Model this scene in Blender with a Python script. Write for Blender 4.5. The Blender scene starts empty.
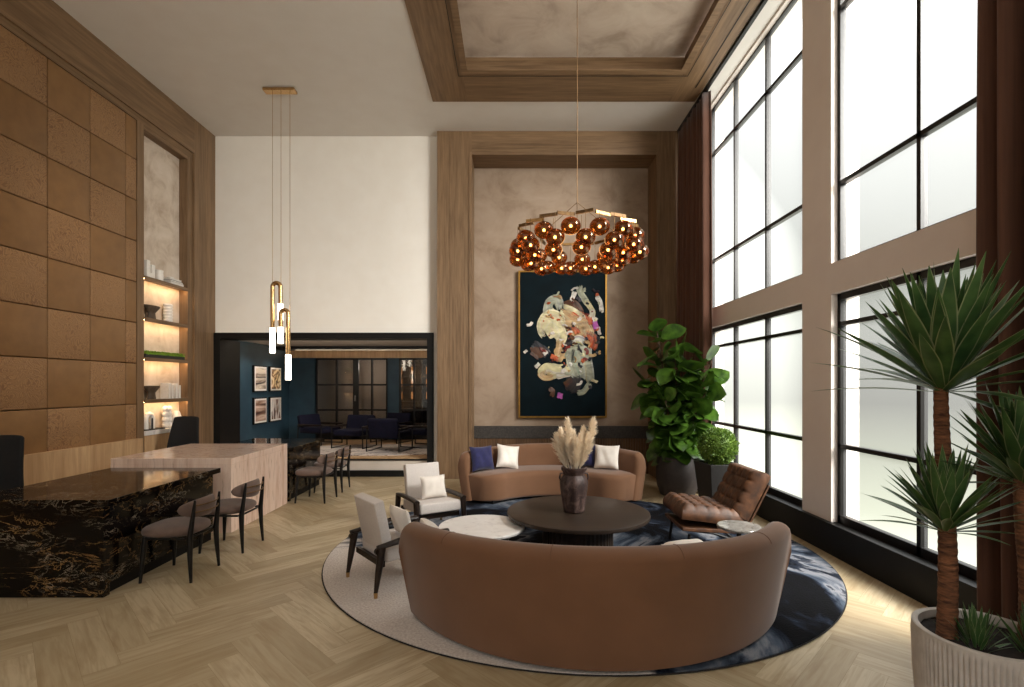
import bpy, bmesh, math, random
from mathutils import Vector, Matrix, Euler
random.seed(7)
PI = math.pi
SC = bpy.context.scene
COL = SC.collection
R = math.radians
def sr(r, g, b):
    f = lambda c: (c/255/12.92) if c/255 <= .04045 else ((c/255+.055)/1.055)**2.4
    return (f(r), f(g), f(b), 1)
def lerp(a, b, t): return a+(b-a)*t
def sm01(t): t = max(0, min(1, t)); return t*t*(3-2*t)

# ------------------------------------------------------------------ materials
MATS = {}
class NT:
    def __init__(s, name):
        s.m = bpy.data.materials.new(name); s.m.use_nodes = True
        s.t = s.m.node_tree; s.t.nodes.clear()
        s.out = s.n('ShaderNodeOutputMaterial'); MATS[name] = s.m
    def n(s, typ, **kw):
        nd = s.t.nodes.new(typ)
        for k, v in kw.items():
            if k.startswith('_'): setattr(nd, k[1:], v)
            else: nd.inputs[k.replace('__', ' ')].default_value = v
        return nd
    def l(s, a, b): s.t.links.new(a, b)
    def ramp(s, src, stops, interp='LINEAR'):
        r = s.n('ShaderNodeValToRGB'); cr = r.color_ramp; cr.interpolation = interp
        while len(cr.elements) < len(stops): cr.elements.new(.5)
        for e, (p, c) in zip(cr.elements, stops):
            e.position = p; e.color = c if len(c) == 4 else (*c, 1)
        s.l(src, r.inputs[0]); return r.outputs[0]
    def co(s, scale=(1, 1, 1), kind='Object', rot=(0, 0, 0)):
        tc = s.n('ShaderNodeTexCoord'); mp = s.n('ShaderNodeMapping')
        mp.inputs['Scale'].default_value = scale; mp.inputs['Rotation'].default_value = rot
        s.l(tc.outputs[kind], mp.inputs[0]); return mp.outputs[0]
    def noise(s, vec, scale=5, detail=5, rough=.5, dist=0):
        n = s.n('ShaderNodeTexNoise'); n.inputs['Scale'].default_value = scale
        n.inputs['Detail'].default_value = detail; n.inputs['Roughness'].default_value = rough
        n.inputs['Distortion'].default_value = dist
        s.l(vec, n.inputs['Vector']); return n.outputs['Fac']
    def math(s, op, a, b=None):
        n = s.n('ShaderNodeMath', _operation=op)
        for i, v in enumerate((a, b)):
            if v is None: continue
            if isinstance(v, (int, float)): n.inputs[i].default_value = v
            else: s.l(v, n.inputs[i])
        return n.outputs[0]
    def mix(s, f, a, b):
        n = s.n('ShaderNodeMix', _data_type='RGBA')
        for i, v in ((0, f), (6, a), (7, b)):
            if isinstance(v, (int, float, tuple)): n.inputs[i].default_value = v
            else: s.l(v, n.inputs[i])
        return n.outputs[2]
    def bsdf(s, color, rough=.5, metal=0, spec=.5, bump=None, bstr=.2, sheen=0, coat=0, bdist=.02):
        b = s.n('ShaderNodeBsdfPrincipled')
        b.inputs['Metallic'].default_value = metal
        b.inputs['Specular IOR Level'].default_value = spec
        b.inputs['Sheen Weight'].default_value = sheen
        b.inputs['Coat Weight'].default_value = coat
        for k, v in (('Base Color', color), ('Roughness', rough)):
            if isinstance(v, (int, float, tuple)): b.inputs[k].default_value = v
            else: s.l(v, b.inputs[k])
        if bump is not None:
            bp = s.n('ShaderNodeBump'); bp.inputs['Strength'].default_value = bstr; bp.inputs['Distance'].default_value = bdist
            s.l(bump, bp.inputs['Height']); s.l(bp.outputs[0], b.inputs['Normal'])
        s.l(b.outputs[0], s.out.inputs[0]); return b
def noisy(name, c1, c2, scale=(1, 1, 1), ns=5, detail=5, lo=.3, hi=.7, rough=.5, metal=0, spec=.4, bstr=.15, sheen=0, coat=0, dist=0, bdist=.01, kind='Object'):
    t = NT(name); f = t.noise(t.co(scale, kind), ns, detail, .55, dist)
    t.bsdf(t.ramp(f, [(lo, c1), (hi, c2)]), rough, metal, spec, f if bstr else None, bstr, sheen, coat, bdist)
    return t.m
def emis(name, col, st):
    t = NT(name); e = t.n('ShaderNodeEmission'); e.inputs[0].default_value = col; e.inputs[1].default_value = st
    t.l(e.outputs[0], t.out.inputs[0]); return t.m

OAK1, OAK2 = sr(136, 108, 80), sr(100, 77, 54)
def woodm(name, c1, c2, scale, rough=.5):
    t = NT(name); v = t.co(scale)
    a = t.noise(v, 1.0, 6, .62, .3); b = t.noise(t.co(tuple(x*.18 for x in scale)), 1.0, 3)
    f = t.math('ADD', t.math('MULTIPLY', a, .65), t.math('MULTIPLY', b, .35))
    t.bsdf(t.ramp(f, [(.36, c2), (.62, c1)]), rough, 0, .35, a, .12, bdist=.004); return t.m
woodm('oak_vertical', OAK1, OAK2, (28, 28, 1.6))
woodm('oak_along', OAK1, OAK2, (28, 1.6, 28))
woodm('oak_across', OAK1, OAK2, (1.6, 28, 28))
woodm('oak_pale', sr(196, 162, 122), sr(160, 124, 88), (14, 14, 1.2))
woodm('walnut', sr(44, 31, 23), sr(24, 16, 12), (24, 4, 24), .4)
woodm('wenge', sr(54, 42, 33), sr(36, 27, 21), (3, 30, 30), .42)
woodm('slat_wood', sr(120, 90, 62), sr(80, 56, 38), (30, 30, 2))
noisy('paint_wall', sr(242, 236, 227), sr(238, 231, 221), ns=3, rough=.85, bstr=.02)
noisy('paint_ceiling', sr(226, 221, 215), sr(222, 216, 209), ns=3, rough=.9, bstr=.02)
noisy('paint_beige', sr(226, 216, 208), sr(221, 210, 202), ns=3, rough=.8, bstr=.02)
noisy('paint_black', sr(15, 14, 13), sr(10, 9, 9), ns=8, rough=.55, bstr=.03, spec=.25)
noisy('paint_blue', sr(36, 62, 76), sr(30, 52, 66), ns=4, rough=.6, bstr=.02)
noisy('riser_paint', sr(206, 194, 182), sr(196, 184, 172), ns=4, rough=.7, bstr=.02)
t = NT('plaster')
a = t.noise(t.co(), 1.4, 8, .62, .6); b = t.noise(t.co(), 9, 4)
t.bsdf(t.mix(t.math('MULTIPLY', b, .25), t.ramp(a, [(.32, sr(134, 112, 93)), (.5, sr(158, 137, 117)), (.68, sr(170, 150, 131))]), sr(122, 100, 82)), .75, 0, .3, a, .2)
t = NT('plaster_lit')  # same plaster in a lighter colour, standing for more light in the coffer
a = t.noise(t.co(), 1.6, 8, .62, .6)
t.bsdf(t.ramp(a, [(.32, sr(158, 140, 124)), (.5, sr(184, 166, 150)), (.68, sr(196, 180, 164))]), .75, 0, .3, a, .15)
t = NT('plaster_pale')
a = t.noise(t.co(), 2.6, 8, .62, .6)
t.bsdf(t.ramp(a, [(.32, sr(180, 160, 140)), (.5, sr(206, 190, 172)), (.7, sr(220, 206, 192))]), .75, 0, .3, a, .15)
# leather wall tiles
noisy('leather_plain', sr(138, 102, 64), sr(126, 92, 57), ns=6, rough=.48, bstr=.05)
t = NT('leather_embossed')
v = t.co(); a = t.noise(v, 4.6, 2, .5, 1.4)
s_ = t.math('SINE', t.math('MULTIPLY', a, 90))
b = t.noise(v, 2.2, 4)
t.bsdf(t.mix(t.math('MULTIPLY', t.ramp(s_, [(.1, (0, 0, 0)), (.75, (1, 1, 1))]), t.ramp(b, [(.35, (.25,)*3), (.65, (.9,)*3)])), sr(150, 114, 77), sr(116, 80, 52)), .5, 0, .4, s_, .25, bdist=.006)
# floor planks: tone per plank in a face attribute, grain along the plank's own length
t = NT('herringbone_oak')
uv = t.n('ShaderNodeUVMap', _uv_map='plank'); mp = t.n('ShaderNodeMapping'); mp.inputs['Scale'].default_value = (1.6, 22, 1)
t.l(uv.outputs[0], mp.inputs[0])
a = t.noise(mp.outputs[0], 1.2, 6, .6, .8)
mp2 = t.n('ShaderNodeMapping'); mp2.inputs['Scale'].default_value = (1.4, 6, 1); t.l(uv.outputs[0], mp2.inputs[0])
b = t.noise(mp2.outputs[0], 1.3, 3, .5, 1.0)
at = t.n('ShaderNodeAttribute', _attribute_name='tone')
c = t.mix(at.outputs['Fac'], sr(160, 142, 110), sr(190, 173, 142))
c = t.mix(t.math('MULTIPLY', t.ramp(a, [(.42, (0, 0, 0)), (.70, (1, 1, 1))]), .6), c, sr(140, 116, 82))
c = t.mix(t.math('MULTIPLY', t.ramp(b, [(.5, (0, 0, 0)), (.72, (1, 1, 1))]), .55), c, sr(138, 114, 80))
t.bsdf(c, t.math('ADD', .33, t.math('MULTIPLY', a, .15)), 0, .4, a, .06, bdist=.003)
noisy('floor_seam', sr(136, 116, 84), sr(126, 106, 76), rough=.7)
# rug: pale on one side, inky marbling on the other
t = NT('rug_pile')
v = t.co(); sep = t.n('ShaderNodeSeparateXYZ'); t.l(v, sep.inputs[0])
warp = t.noise(v, .7, 5, .55, 1.5)
pos = t.math('ADD', t.math('MULTIPLY', t.math('ADD', sep.outputs[0], sep.outputs[1]), .8), t.math('MULTIPLY', t.math('SUBTRACT', warp, .5), 1.6))
k = t.ramp(t.math('ADD', t.math('MULTIPLY', pos, .25), .965), [(.48, (0, 0, 0)), (.52, (1, 1, 1))])
mar = t.noise(v, .75, 7, .58, 1.6)
dark = t.ramp(mar, [(.34, sr(3, 3, 4)), (.44, sr(7, 7, 11)), (.475, sr(26, 32, 44)), (.52, sr(70, 78, 90)), (.57, sr(124, 124, 128)), (.60, sr(34, 40, 52)), (.66, sr(6, 6, 9)), (.72, sr(60, 66, 78))])
fine = t.noise(v, 60, 3)
pale = t.ramp(fine, [(.3, sr(176, 164, 154)), (.7, sr(206, 196, 187))])
t.bsdf(t.mix(k, pale, dark), .95, 0, .1, fine, .5, bdist=.01)
noisy('rug_edge', sr(34, 30, 28), sr(24, 21, 20), ns=40, rough=.95)
t = NT('rug_sketch')
a = t.noise(t.co(), 1.2, 5, .6, 2.5)
t.bsdf(t.ramp(a, [(.40, sr(205, 192, 182)), (.50, sr(196, 184, 176)), (.53, sr(90, 86, 88)), (.57, sr(200, 188, 180))]), .95, 0, .1, a, .1)
t = NT('velvet_tan')
a = t.noise(t.co(), 3, 3); f = t.noise(t.co(), 160, 2)
t.bsdf(t.ramp(a, [(.3, sr(104, 72, 49)), (.7, sr(113, 79, 55))]), .8, 0, .25, f, .12, sheen=.25, bdist=.002)
noisy('velvet_seam', sr(104, 72, 52), sr(96, 66, 48), rough=.9)
noisy('velvet_taupe', sr(112, 92, 82), sr(96, 78, 69), ns=9, rough=.85, sheen=.15, bstr=.1)
noisy('linen_white', sr(206, 198, 192), sr(194, 186, 180), ns=90, rough=.95, bstr=.25, bdist=.002)
noisy('pillow_white', sr(232, 224, 214), sr(214, 204, 194), ns=7, rough=.9, bstr=.3)
noisy('pillow_blue', sr(28, 28, 76), sr(20, 20, 58), ns=20, rough=.85, sheen=.3)
noisy('navy_cloth', sr(15, 14, 36), sr(10, 10, 26), ns=20, rough=.85, spec=.2)
noisy('black_cloth', sr(16, 15, 16), sr(10, 10, 11), ns=60, rough=.85)
noisy('metal_black', sr(26, 23, 21), sr(18, 16, 15), ns=30, rough=.4, metal=.3, bstr=.03)
noisy('brass', sr(208, 172, 122), sr(188, 150, 100), ns=12, rough=.25, metal=1, bstr=.02)
noisy('bronze_plate', sr(176, 140, 92), sr(120, 92, 60), ns=9, rough=.3, metal=1, bstr=.02)
noisy('bronze_dark', sr(128, 98, 62), sr(96, 72, 46), ns=30, rough=.55, metal=.6, bstr=0)
noisy('steel', sr(190, 188, 184), sr(160, 158, 155), ns=12, rough=.25, metal=1, bstr=.02)
t = NT('leather_brown')
a = t.noise(t.co(), 10, 5, .6); f = t.noise(t.co(), 120, 2)
t.bsdf(t.ramp(a, [(.32, sr(46, 28, 17)), (.55, sr(80, 50, 30)), (.75, sr(104, 68, 43))]), .55, 0, .35, f, .15, bdist=.003)
# black marble with gold veins
t = NT('marble_black')
v = t.co((1, 1, 2.4))
def vein(sc, dist, w, det=8):
    n = t.noise(v, sc, det, .66, dist)
    return t.ramp(t.math('ABSOLUTE', t.math('SUBTRACT', n, .5)), [(0, (1, 1, 1)), (w, (0, 0, 0))])
g = t.math('MULTIPLY', vein(2.6, .9, .011), t.ramp(t.noise(v, 3, 3), [(.40, (0, 0, 0)), (.60, (1, 1, 1))]))
w = t.math('MULTIPLY', vein(3.9, 1.2, .010), t.ramp(t.noise(v, 1.7, 3), [(.5, (0, 0, 0)), (.62, (1, 1, 1))]))
fl = t.math('MULTIPLY', vein(8, .8, .014), t.ramp(t.noise(v, 2.6, 4), [(.45, (0, 0, 0)), (.62, (1, 1, 1))]))
c = t.mix(t.noise(v, 2, 3), sr(6, 5, 5), sr(15, 12, 10))
c = t.mix(t.math('MULTIPLY', fl, .2), c, sr(118, 88, 52)); c = t.mix(t.math('MULTIPLY', g, .9), c, sr(176, 138, 88)); c = t.mix(t.math('MULTIPLY', w, .75), c, sr(190, 176, 154))
t.bsdf(c, .10, 0, .22)
# travertine
t = NT('travertine')
v = t.co((9, 9, 1.0)); a = t.noise(v, 1.0, 7, .65, .4); b = t.noise(t.co((30, 30, 4)), 1.2, 4)
c = t.ramp(a, [(.30, sr(204, 168, 148)), (.46, sr(224, 194, 174)), (.58, sr(234, 208, 190)), (.74, sr(210, 176, 156))])
c = t.mix(t.ramp(b, [(.58, (0, 0, 0)), (.72, (.6,)*3)]), c, sr(150, 112, 90))
t.bsdf(c, .16, 0, .5, b, .03, coat=.2)
t = NT('marble_white')
a = t.noise(t.co(), 5, 7, .6, 1.5)
t.bsdf(t.ramp(a, [(.3, sr(196, 190, 186)), (.45, sr(220, 215, 210)), (.7, sr(228, 224, 220))]), .3)
t = NT('marble_grey')
a = t.noise(t.co(), 7, 7, .6, 1.8)
t.bsdf(t.ramp(a, [(.3, sr(84, 80, 74)), (.5, sr(120, 116, 110)), (.7, sr(150, 146, 140))]), .15)
t = NT('granite_band')
a = t.noise(t.co(), 45, 4)
t.bsdf(t.ramp(a, [(.35, sr(44, 40, 37)), (.65, sr(66, 60, 55))]), .5)
t = NT('curtain_cloth')
a = t.noise(t.co((40, 40, 1)), 1, 3); f = t.noise(t.co(), 220, 2)
t.bsdf(t.ramp(a, [(.3, sr(80, 52, 39)), (.7, sr(94, 62, 47))]), .8, 0, .2, f, .15, sheen=.2, bdist=.002)
noisy('pot_charcoal', sr(62, 55, 52), sr(50, 44, 42), ns=20, rough=.6)
noisy('planter_black', sr(42, 40, 39), sr(34, 32, 31), ns=20, rough=.55)
noisy('planter_stone', sr(196, 190, 184), sr(178, 171, 164), ns=14, rough=.8)
noisy('soil', sr(40, 30, 24), sr(24, 18, 14), ns=40, rough=.95, bstr=.6)
t = NT('vase_glaze')
a = t.noise(t.co((1, 1, .8)), 16, 6, .65, .8)
t.bsdf(t.ramp(a, [(.3, sr(34, 25, 24)), (.5, sr(66, 50, 46)), (.7, sr(100, 80, 73))]), .5, 0, .3, a, .3)
noisy('pampas', sr(252, 240, 220), sr(244, 226, 200), ns=25, rough=.95)
def leafm(name, c1, c2, rough=.38, edge=None):
    t = NT(name); a = t.noise(t.co(), 8, 4)
    c = t.ramp(a, [(.3, c1), (.7, c2)])
    if edge:
        at = t.n('ShaderNodeAttribute', _attribute_name='rim'); c = t.mix(at.outputs['Fac'], c, edge)
    b = t.bsdf(c, rough, 0, .4)
    tr = t.n('ShaderNodeBsdfTranslucent'); t.l(c, tr.inputs[0])
    mx = t.n('ShaderNodeMixShader'); mx.inputs[0].default_value = .22
    t.l(b.outputs[0], mx.inputs[1]); t.l(tr.outputs[0], mx.inputs[2]); t.l(mx.outputs[0], t.out.inputs[0])
leafm('fig_leaf', sr(28, 54, 16), sr(82, 116, 40), .28)
leafm('box_leaf', sr(58, 88, 28), sr(128, 156, 66), .5)
leafm('yucca_leaf', sr(50, 80, 44), sr(84, 118, 64), .42, sr(165, 172, 128))
leafm('moss_leaf', sr(86, 126, 30), sr(140, 176, 54), .7)
noisy('bark', sr(140, 94, 64), sr(64, 40, 28), scale=(1, 1, 5), ns=16, rough=.9, bstr=.8, bdist=.02)
noisy('stem_brown', sr(84, 66, 46), sr(60, 46, 32), ns=12, rough=.8)
noisy('ceramic_white', sr(236, 230, 222), sr(226, 220, 212), ns=10, rough=.4, bstr=.03)
noisy('book_white', sr(226, 220, 214), sr(214, 208, 200), ns=30, rough=.8)
noisy('book_dark', sr(52, 46, 44), sr(40, 36, 34), ns=30, rough=.7)
noisy('bowl_clay', sr(92, 76, 60), sr(70, 56, 44), ns=20, rough=.6)
noisy('canvas_teal', sr(3, 20, 26), sr(1, 11, 15), ns=3, rough=.7, spec=.1)
noisy('frame_gold', sr(170, 128, 62), sr(140, 104, 48), ns=10, rough=.35, metal=.9)
emis('led_warm', (1, .66, .34, 1), 26)
emis('tube_glow', (1, .86, .68, 1), 6)
emis('bulb_glow', (1, .66, .32, 1), 22)
emis('amber_shelf_glow', (1, .42, .14, 1), .45)
# frosted panes: part of the daylight comes straight through, part is scattered
t = NT('frosted_glass')
a = t.n('ShaderNodeBsdfTransparent'); a.inputs[0].default_value = (.93, .94, .92, 1)
b = t.n('ShaderNodeBsdfTranslucent'); b.inputs[0].default_value = (.9, .9, .88, 1)
m1 = t.n('ShaderNodeMixShader'); m1.inputs[0].default_value = .045
t.l(a.outputs[0], m1.inputs[1]); t.l(b.outputs[0], m1.inputs[2]); t.l(m1.outputs[0], t.out.inputs[0])
t = NT('door_glass')
a = t.n('ShaderNodeBsdfTransparent'); a.inputs[0].default_value = (.75, .74, .72, 1)
b = t.n('ShaderNodeBsdfGlossy'); b.inputs['Roughness'].default_value = .05; b.inputs[0].default_value = (.8, .8, .8, 1)
m1 = t.n('ShaderNodeMixShader'); m1.inputs[0].default_value = .08
t.l(a.outputs[0], m1.inputs[1]); t.l(b.outputs[0], m1.inputs[2]); t.l(m1.outputs[0], t.out.inputs[0])
t = NT('amber_glass')
a = t.n('ShaderNodeBsdfTransparent'); a.inputs[0].default_value = (.56, .31, .125, 1)
b = t.n('ShaderNodeBsdfGlossy'); b.inputs['Roughness'].default_value = .06; b.inputs[0].default_value = (1, .8, .6, 1)
d = t.n('ShaderNodeBsdfDiffuse'); d.inputs[0].default_value = sr(70, 36, 16)
lw = t.n('ShaderNodeLayerWeight'); lw.inputs[0].default_value = .35
m0 = t.n('ShaderNodeMixShader'); m0.inputs[0].default_value = .15
t.l(a.outputs[0], m0.inputs[1]); t.l(d.outputs[0], m0.inputs[2])
m1 = t.n('ShaderNodeMixShader'); t.l(t.math('ADD', .04, t.math('MULTIPLY', lw.outputs['Fresnel'], .5)), m1.inputs[0])
t.l(m0.outputs[0], m1.inputs[1]); t.l(b.outputs[0], m1.inputs[2]); t.l(m1.outputs[0], t.out.inputs[0])

# ------------------------------------------------------------------ mesh builder
class B:
    def __init__(s): s.v = []; s.f = []; s.mi = []; s.cur = 0; s.rim = None
    def add(s, vs, fs, M=None):
        o = len(s.v)
        s.v += [tuple(M @ Vector(p)) if M else tuple(p) for p in vs]
        s.f += [tuple(i+o for i in q) for q in fs]; s.mi += [s.cur]*len(fs); return s
    def box(s, x0, x1, y0, y1, z0, z1, M=None):
        vs = [(x, y, z) for z in (z0, z1) for y in (y0, y1) for x in (x0, x1)]
        return s.add(vs, [(0, 2, 3, 1), (4, 5, 7, 6), (0, 1, 5, 4), (2, 6, 7, 3), (0, 4, 6, 2), (1, 3, 7, 5)], M)
    def rbox(s, x0, x1, y0, y1, z0, z1, r=.02, M=None, seg=3):
        bm = bmesh.new(); bmesh.ops.create_cube(bm, size=1)
        for v in bm.verts:
            v.co = Vector(((x0+x1)/2+v.co.x*(x1-x0), (y0+y1)/2+v.co.y*(y1-y0), (z0+z1)/2+v.co.z*(z1-z0)))
        bmesh.ops.bevel(bm, geom=bm.edges[:], offset=min(r, .49*min(x1-x0, y1-y0, z1-z0)), segments=seg, profile=.5, affect='EDGES')
        bm.verts.index_update()
        s.add([v.co[:] for v in bm.verts], [tuple(v.index for v in f.verts) for f in bm.faces], M); bm.free(); return s
    def grid(s, fn, nu, nv, cu=False, cv=False, M=None, capu=False):
        vs = [fn(i/(nu if cu else nu-1), j/(nv if cv else nv-1)) for i in range(nu) for j in range(nv)]
        fs = []
        for i in range(nu if cu else nu-1):
            for j in range(nv if cv else nv-1):
                a, b2 = i, (i+1) % nu; c, d2 = j, (j+1) % nv
                fs.append((a*nv+c, b2*nv+c, b2*nv+d2, a*nv+d2))
        if capu:
            fs.append(tuple(range(nv))[::-1]); fs.append(tuple((nu-1)*nv+j for j in range(nv)))
        return s.add(vs, fs, M)
    def lathe(s, prof, n=32, c=(0, 0, 0), M=None, sx=1, sy=1, capb=True, capt=True):
        vs = []; m = len(prof)
        for i in range(n):
            a = 2*PI*i/n
            for r, z in prof: vs.append((c[0]+r*math.cos(a)*sx, c[1]+r*math.sin(a)*sy, c[2]+z))
        fs = [(i*m+j, ((i+1) % n)*m+j, ((i+1) % n)*m+j+1, i*m+j+1) for i in range(n) for j in range(m-1)]
        if capb: fs.append(tuple(i*m for i in range(n))[::-1])
        if capt: fs.append(tuple(i*m+m-1 for i in range(n)))
        return s.add(vs, fs, M)
    def tube(s, pts, r, n=8, M=None, closed=False):
        pts = [Vector(p) for p in pts]; k = len(pts)
        rs = r if isinstance(r, (list, tuple)) else [r]*k
        vs = []; up = None
        for i, p in enumerate(pts):
            if closed: d = pts[(i+1) % k]-pts[i-1]
            else: d = pts[min(i+1, k-1)]-pts[max(i-1, 0)]
            d.normalize()
            if up is None: up = Vector((0, 0, 1)) if abs(d.z) < .9 else Vector((1, 0, 0))
            x = d.cross(up).normalized(); y = x.cross(d).normalized(); up = y
            for j in range(n):
                a = 2*PI*j/n; vs.append(p+(x*math.cos(a)+y*math.sin(a))*rs[i])
        fs = []
        for i in range(k if closed else k-1):
            for j in range(n):
                i2 = (i+1) % k; fs.append((i*n+j, i*n+(j+1) % n, i2*n+(j+1) % n, i2*n+j))
        if not closed: fs += [tuple(range(n))[::-1], tuple((k-1)*n+j for j in range(n))]
        return s.add(vs, fs, M)
    def ell(s, c, r, nu=16, nv=10, M=None):
        r = (r, r, r) if isinstance(r, (int, float)) else r
        vs = [(c[0], c[1], c[2]-r[2])]
        for j in range(1, nv):
            b2 = -PI/2+PI*j/nv
            for i in range(nu):
                a = 2*PI*i/nu
                vs.append((c[0]+r[0]*math.cos(b2)*math.cos(a), c[1]+r[1]*math.cos(b2)*math.sin(a), c[2]+r[2]*math.sin(b2)))
        vs.append((c[0], c[1], c[2]+r[2])); L = len(vs)-1; fs = []
        for i in range(nu):
            i2 = (i+1) % nu; fs.append((0, 1+i2, 1+i)); fs.append((L, L-nu+i, L-nu+i2))
            for j in range(nv-2):
                a = 1+j*nu; fs.append((a+i, a+i2, a+nu+i2, a+nu+i))
        return s.add(vs, fs, M)
    def prism(s, pts, z0, z1, M=None):
        n = len(pts); vs = [(x, y, z0) for x, y in pts]+[(x, y, z1) for x, y in pts]
        return s.add(vs, [tuple(range(n))[::-1], tuple(range(n, 2*n))]+[(i, (i+1) % n, n+(i+1) % n, n+i) for i in range(n)], M)
    def build(s, name, mats, parent=None, smooth=False, bevel=0, loc=None, angle=40):
        me = bpy.data.meshes.new(name); me.from_pydata(s.v, [], s.f); 
        mats = [mats] if isinstance(mats, str) else mats
        for m in mats: me.materials.append(MATS[m])
        if len(mats) > 1: me.polygons.foreach_set('material_index', s.mi)
        bm = bmesh.new(); bm.from_mesh(me)
        bmesh.ops.recalc_face_normals(bm, faces=bm.faces[:]); bm.to_mesh(me); bm.free()
        if s.rim is not None:
            at = me.attributes.new('rim', 'FLOAT', 'POINT'); at.data.foreach_set('value', s.rim)
        if smooth:
            me.polygons.foreach_set('use_smooth', [True]*len(me.polygons))
            try: me.set_sharp_from_angle(angle=R(angle))
            except Exception: pass
        me.update()
        o = bpy.data.objects.new(name, me); COL.objects.link(o)
        if loc: o.location = loc
        if parent: o.parent = parent
        if bevel:
            md = o.modifiers.new('soft', 'BEVEL'); md.width = bevel; md.segments = 2; md.limit_method = 'ANGLE'
        return o
def tag(o, label=None, cat=None, group=None, kind=None):
    for k, v in (('label', label), ('category', cat), ('group', group), ('kind', kind)):
        if v: o[k] = v
    return o
def thing(name, label, cat, loc=(0, 0, 0), rz=0, group=None):
    o = bpy.data.objects.new(name, None); COL.objects.link(o); o.empty_display_size = .1
    o.location = loc; o.rotation_euler = (0, 0, rz); return tag(o, label, cat, group)
def dup(root, label, loc, rz=None, group=None):
    r = root.copy(); COL.objects.link(r); r.location = loc; r['label'] = label
    if rz is not None: r.rotation_euler = (0, 0, rz)
    if group: r['group'] = group
    for ch in list(root.children):
        c = ch.copy(); COL.objects.link(c); c.parent = r
        for g in list(ch.children):
            d = g.copy(); COL.objects.link(d); d.parent = c
    return r
def struct(name, b, mats, label=None, cat=None, parent=None, **kw):
    o = b.build(name, mats, parent, **kw); o['kind'] = 'structure'
    return tag(o, label, cat) if parent is None else o
def TM(loc=(0, 0, 0), rot=(0, 0, 0), sc=(1, 1, 1)):
    return Matrix.LocRotScale(Vector(loc), Euler(rot), Vector(sc))

# ------------------------------------------------------------------ camera
cd = bpy.data.cameras.new('camera'); cam = bpy.data.objects.new('camera', cd); COL.objects.link(cam)
cam.location = (0, 0, 1.75); cam.rotation_euler = (PI/2, 0, 0)
cd.lens = 18; cd.sensor_width = 36; cd.shift_y = 40.5/1024; cd.clip_start = .05
SC.camera = cam

# ------------------------------------------------------------------ room shell
XL, XR, YB, ZC = -5.58, 3.31, 9.63, 6.41
YN = -3.6
# herringbone floor
bm = bmesh.new(); uvl = bm.loops.layers.uv.new('plank'); tone = bm.faces.layers.float.new('tone')
W, Q = .19, 5; ca, sa = math.cos(R(45)), math.sin(R(45)); gap = .0007
def plank(x0, y0, x1, y1, horiz):
    ps = [(x0*W+gap, y0*W+gap), (x1*W-gap, y0*W+gap), (x1*W-gap, y1*W-gap), (x0*W+gap, y1*W-gap)]
    w = [(-1.1+x*ca-y*sa, 3.2+x*sa+y*ca) for x, y in ps]
    cx = sum(p[0] for p in w)/4; cy = sum(p[1] for p in w)/4
    if not (-6.6 < cx < 4.1 and YN-.7 < cy < 10.3): return
    f = bm.faces.new([bm.verts.new((x, y, 0)) for x, y in w]); f[tone] = random.random()
    ox, oy = random.random()*40, random.random()*40
    for lp, (x, y) in zip(f.loops, ps):
        lp[uvl].uv = (ox+(x if horiz else y), oy+(y if horiz else x))
for k in range(-90, 90):
    for m in range(-12, 12):
        o = m*2*Q
        plank(k+o, k, k+o+Q, k+1, True); plank(k+o+Q, k-Q+1, k+o+Q+1, k+1, False)
for co, no in (((-5.9, 0, 0), (-1, 0, 0)), ((3.55, 0, 0), (1, 0, 0)), ((0, YN, 0), (0, -1, 0)), ((0, 10.05, 0), (0, 1, 0))):
    bmesh.ops.bisect_plane(bm, geom=bm.verts[:]+bm.edges[:]+bm.faces[:], plane_co=co, plane_no=no, clear_outer=True)
for z, fl in ((-.002, 1),):
    f = bm.faces.new([bm.verts.new(p) for p in ((-5.9, YN, z), (3.55, YN, z), (3.55, 10.05, z), (-5.9, 10.05, z))]); f.material_index = 1
me = bpy.data.meshes.new('floor'); bm.to_mesh(me); bm.free()
me.materials.append(MATS['herringbone_oak']); me.materials.append(MATS['floor_seam'])
fo = bpy.data.objects.new('floor', me); COL.objects.link(fo)
tag(fo, 'pale oak herringbone parquet floor', 'floor', kind='structure')

# ceiling with the opening of the coffer
TX0, TX1, TY0, TY1 = -.73, 2.56, 3.0, 7.60
b = B()
b.box(-5.95, TX0, YN-.2, 10.1, ZC, ZC+.14).box(TX1, 3.7, YN-.2, 10.1, ZC, ZC+.14)
b.box(TX0, TX1, YN-.2, TY0, ZC, ZC+.14).box(TX0, TX1, TY1, 10.1, ZC, ZC+.14)
struct('ceiling', b, 'paint_ceiling', 'warm white painted ceiling around the timber coffer', 'ceiling')
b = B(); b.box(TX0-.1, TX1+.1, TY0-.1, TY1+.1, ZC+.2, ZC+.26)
struct('ceiling_panel', b, 'plaster_lit', 'mottled beige plaster field inside the ceiling coffer', 'ceiling panel')
b = B()
def ring(b, x0, x1, y0, y1, w, z0, z1, wx=None, wr=None):
    wx = w if wx is None else wx; wr = wx if wr is None else wr
    b.box(x0, x0+wx, y0, y1, z0, z1); b.box(x1-wr, x1, y0, y1, z0, z1)
    b.box(x0+wx, x1-wr, y0, y0+w, z0, z1); b.box(x0+wx, x1-wr, y1-w, y1, z0, z1)
b.box(-1.30, TX0, 2.2, 8.40, ZC-.03, ZC+.0); b.box(TX1, 3.0, 2.2, 8.40, ZC-.03, ZC)
struct('trim_1', b, 'oak_along', 'long oak boards of the ceiling coffer frame', 'coffer frame')
b = B(); b.box(TX0, TX1, 2.2, TY0, ZC-.03, ZC); b.box(TX0, TX1, TY1, 8.40, ZC-.03, ZC)
struct('trim_2', b, 'oak_across', 'cross boards of the ceiling coffer frame', 'coffer frame')
b = B()
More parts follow.
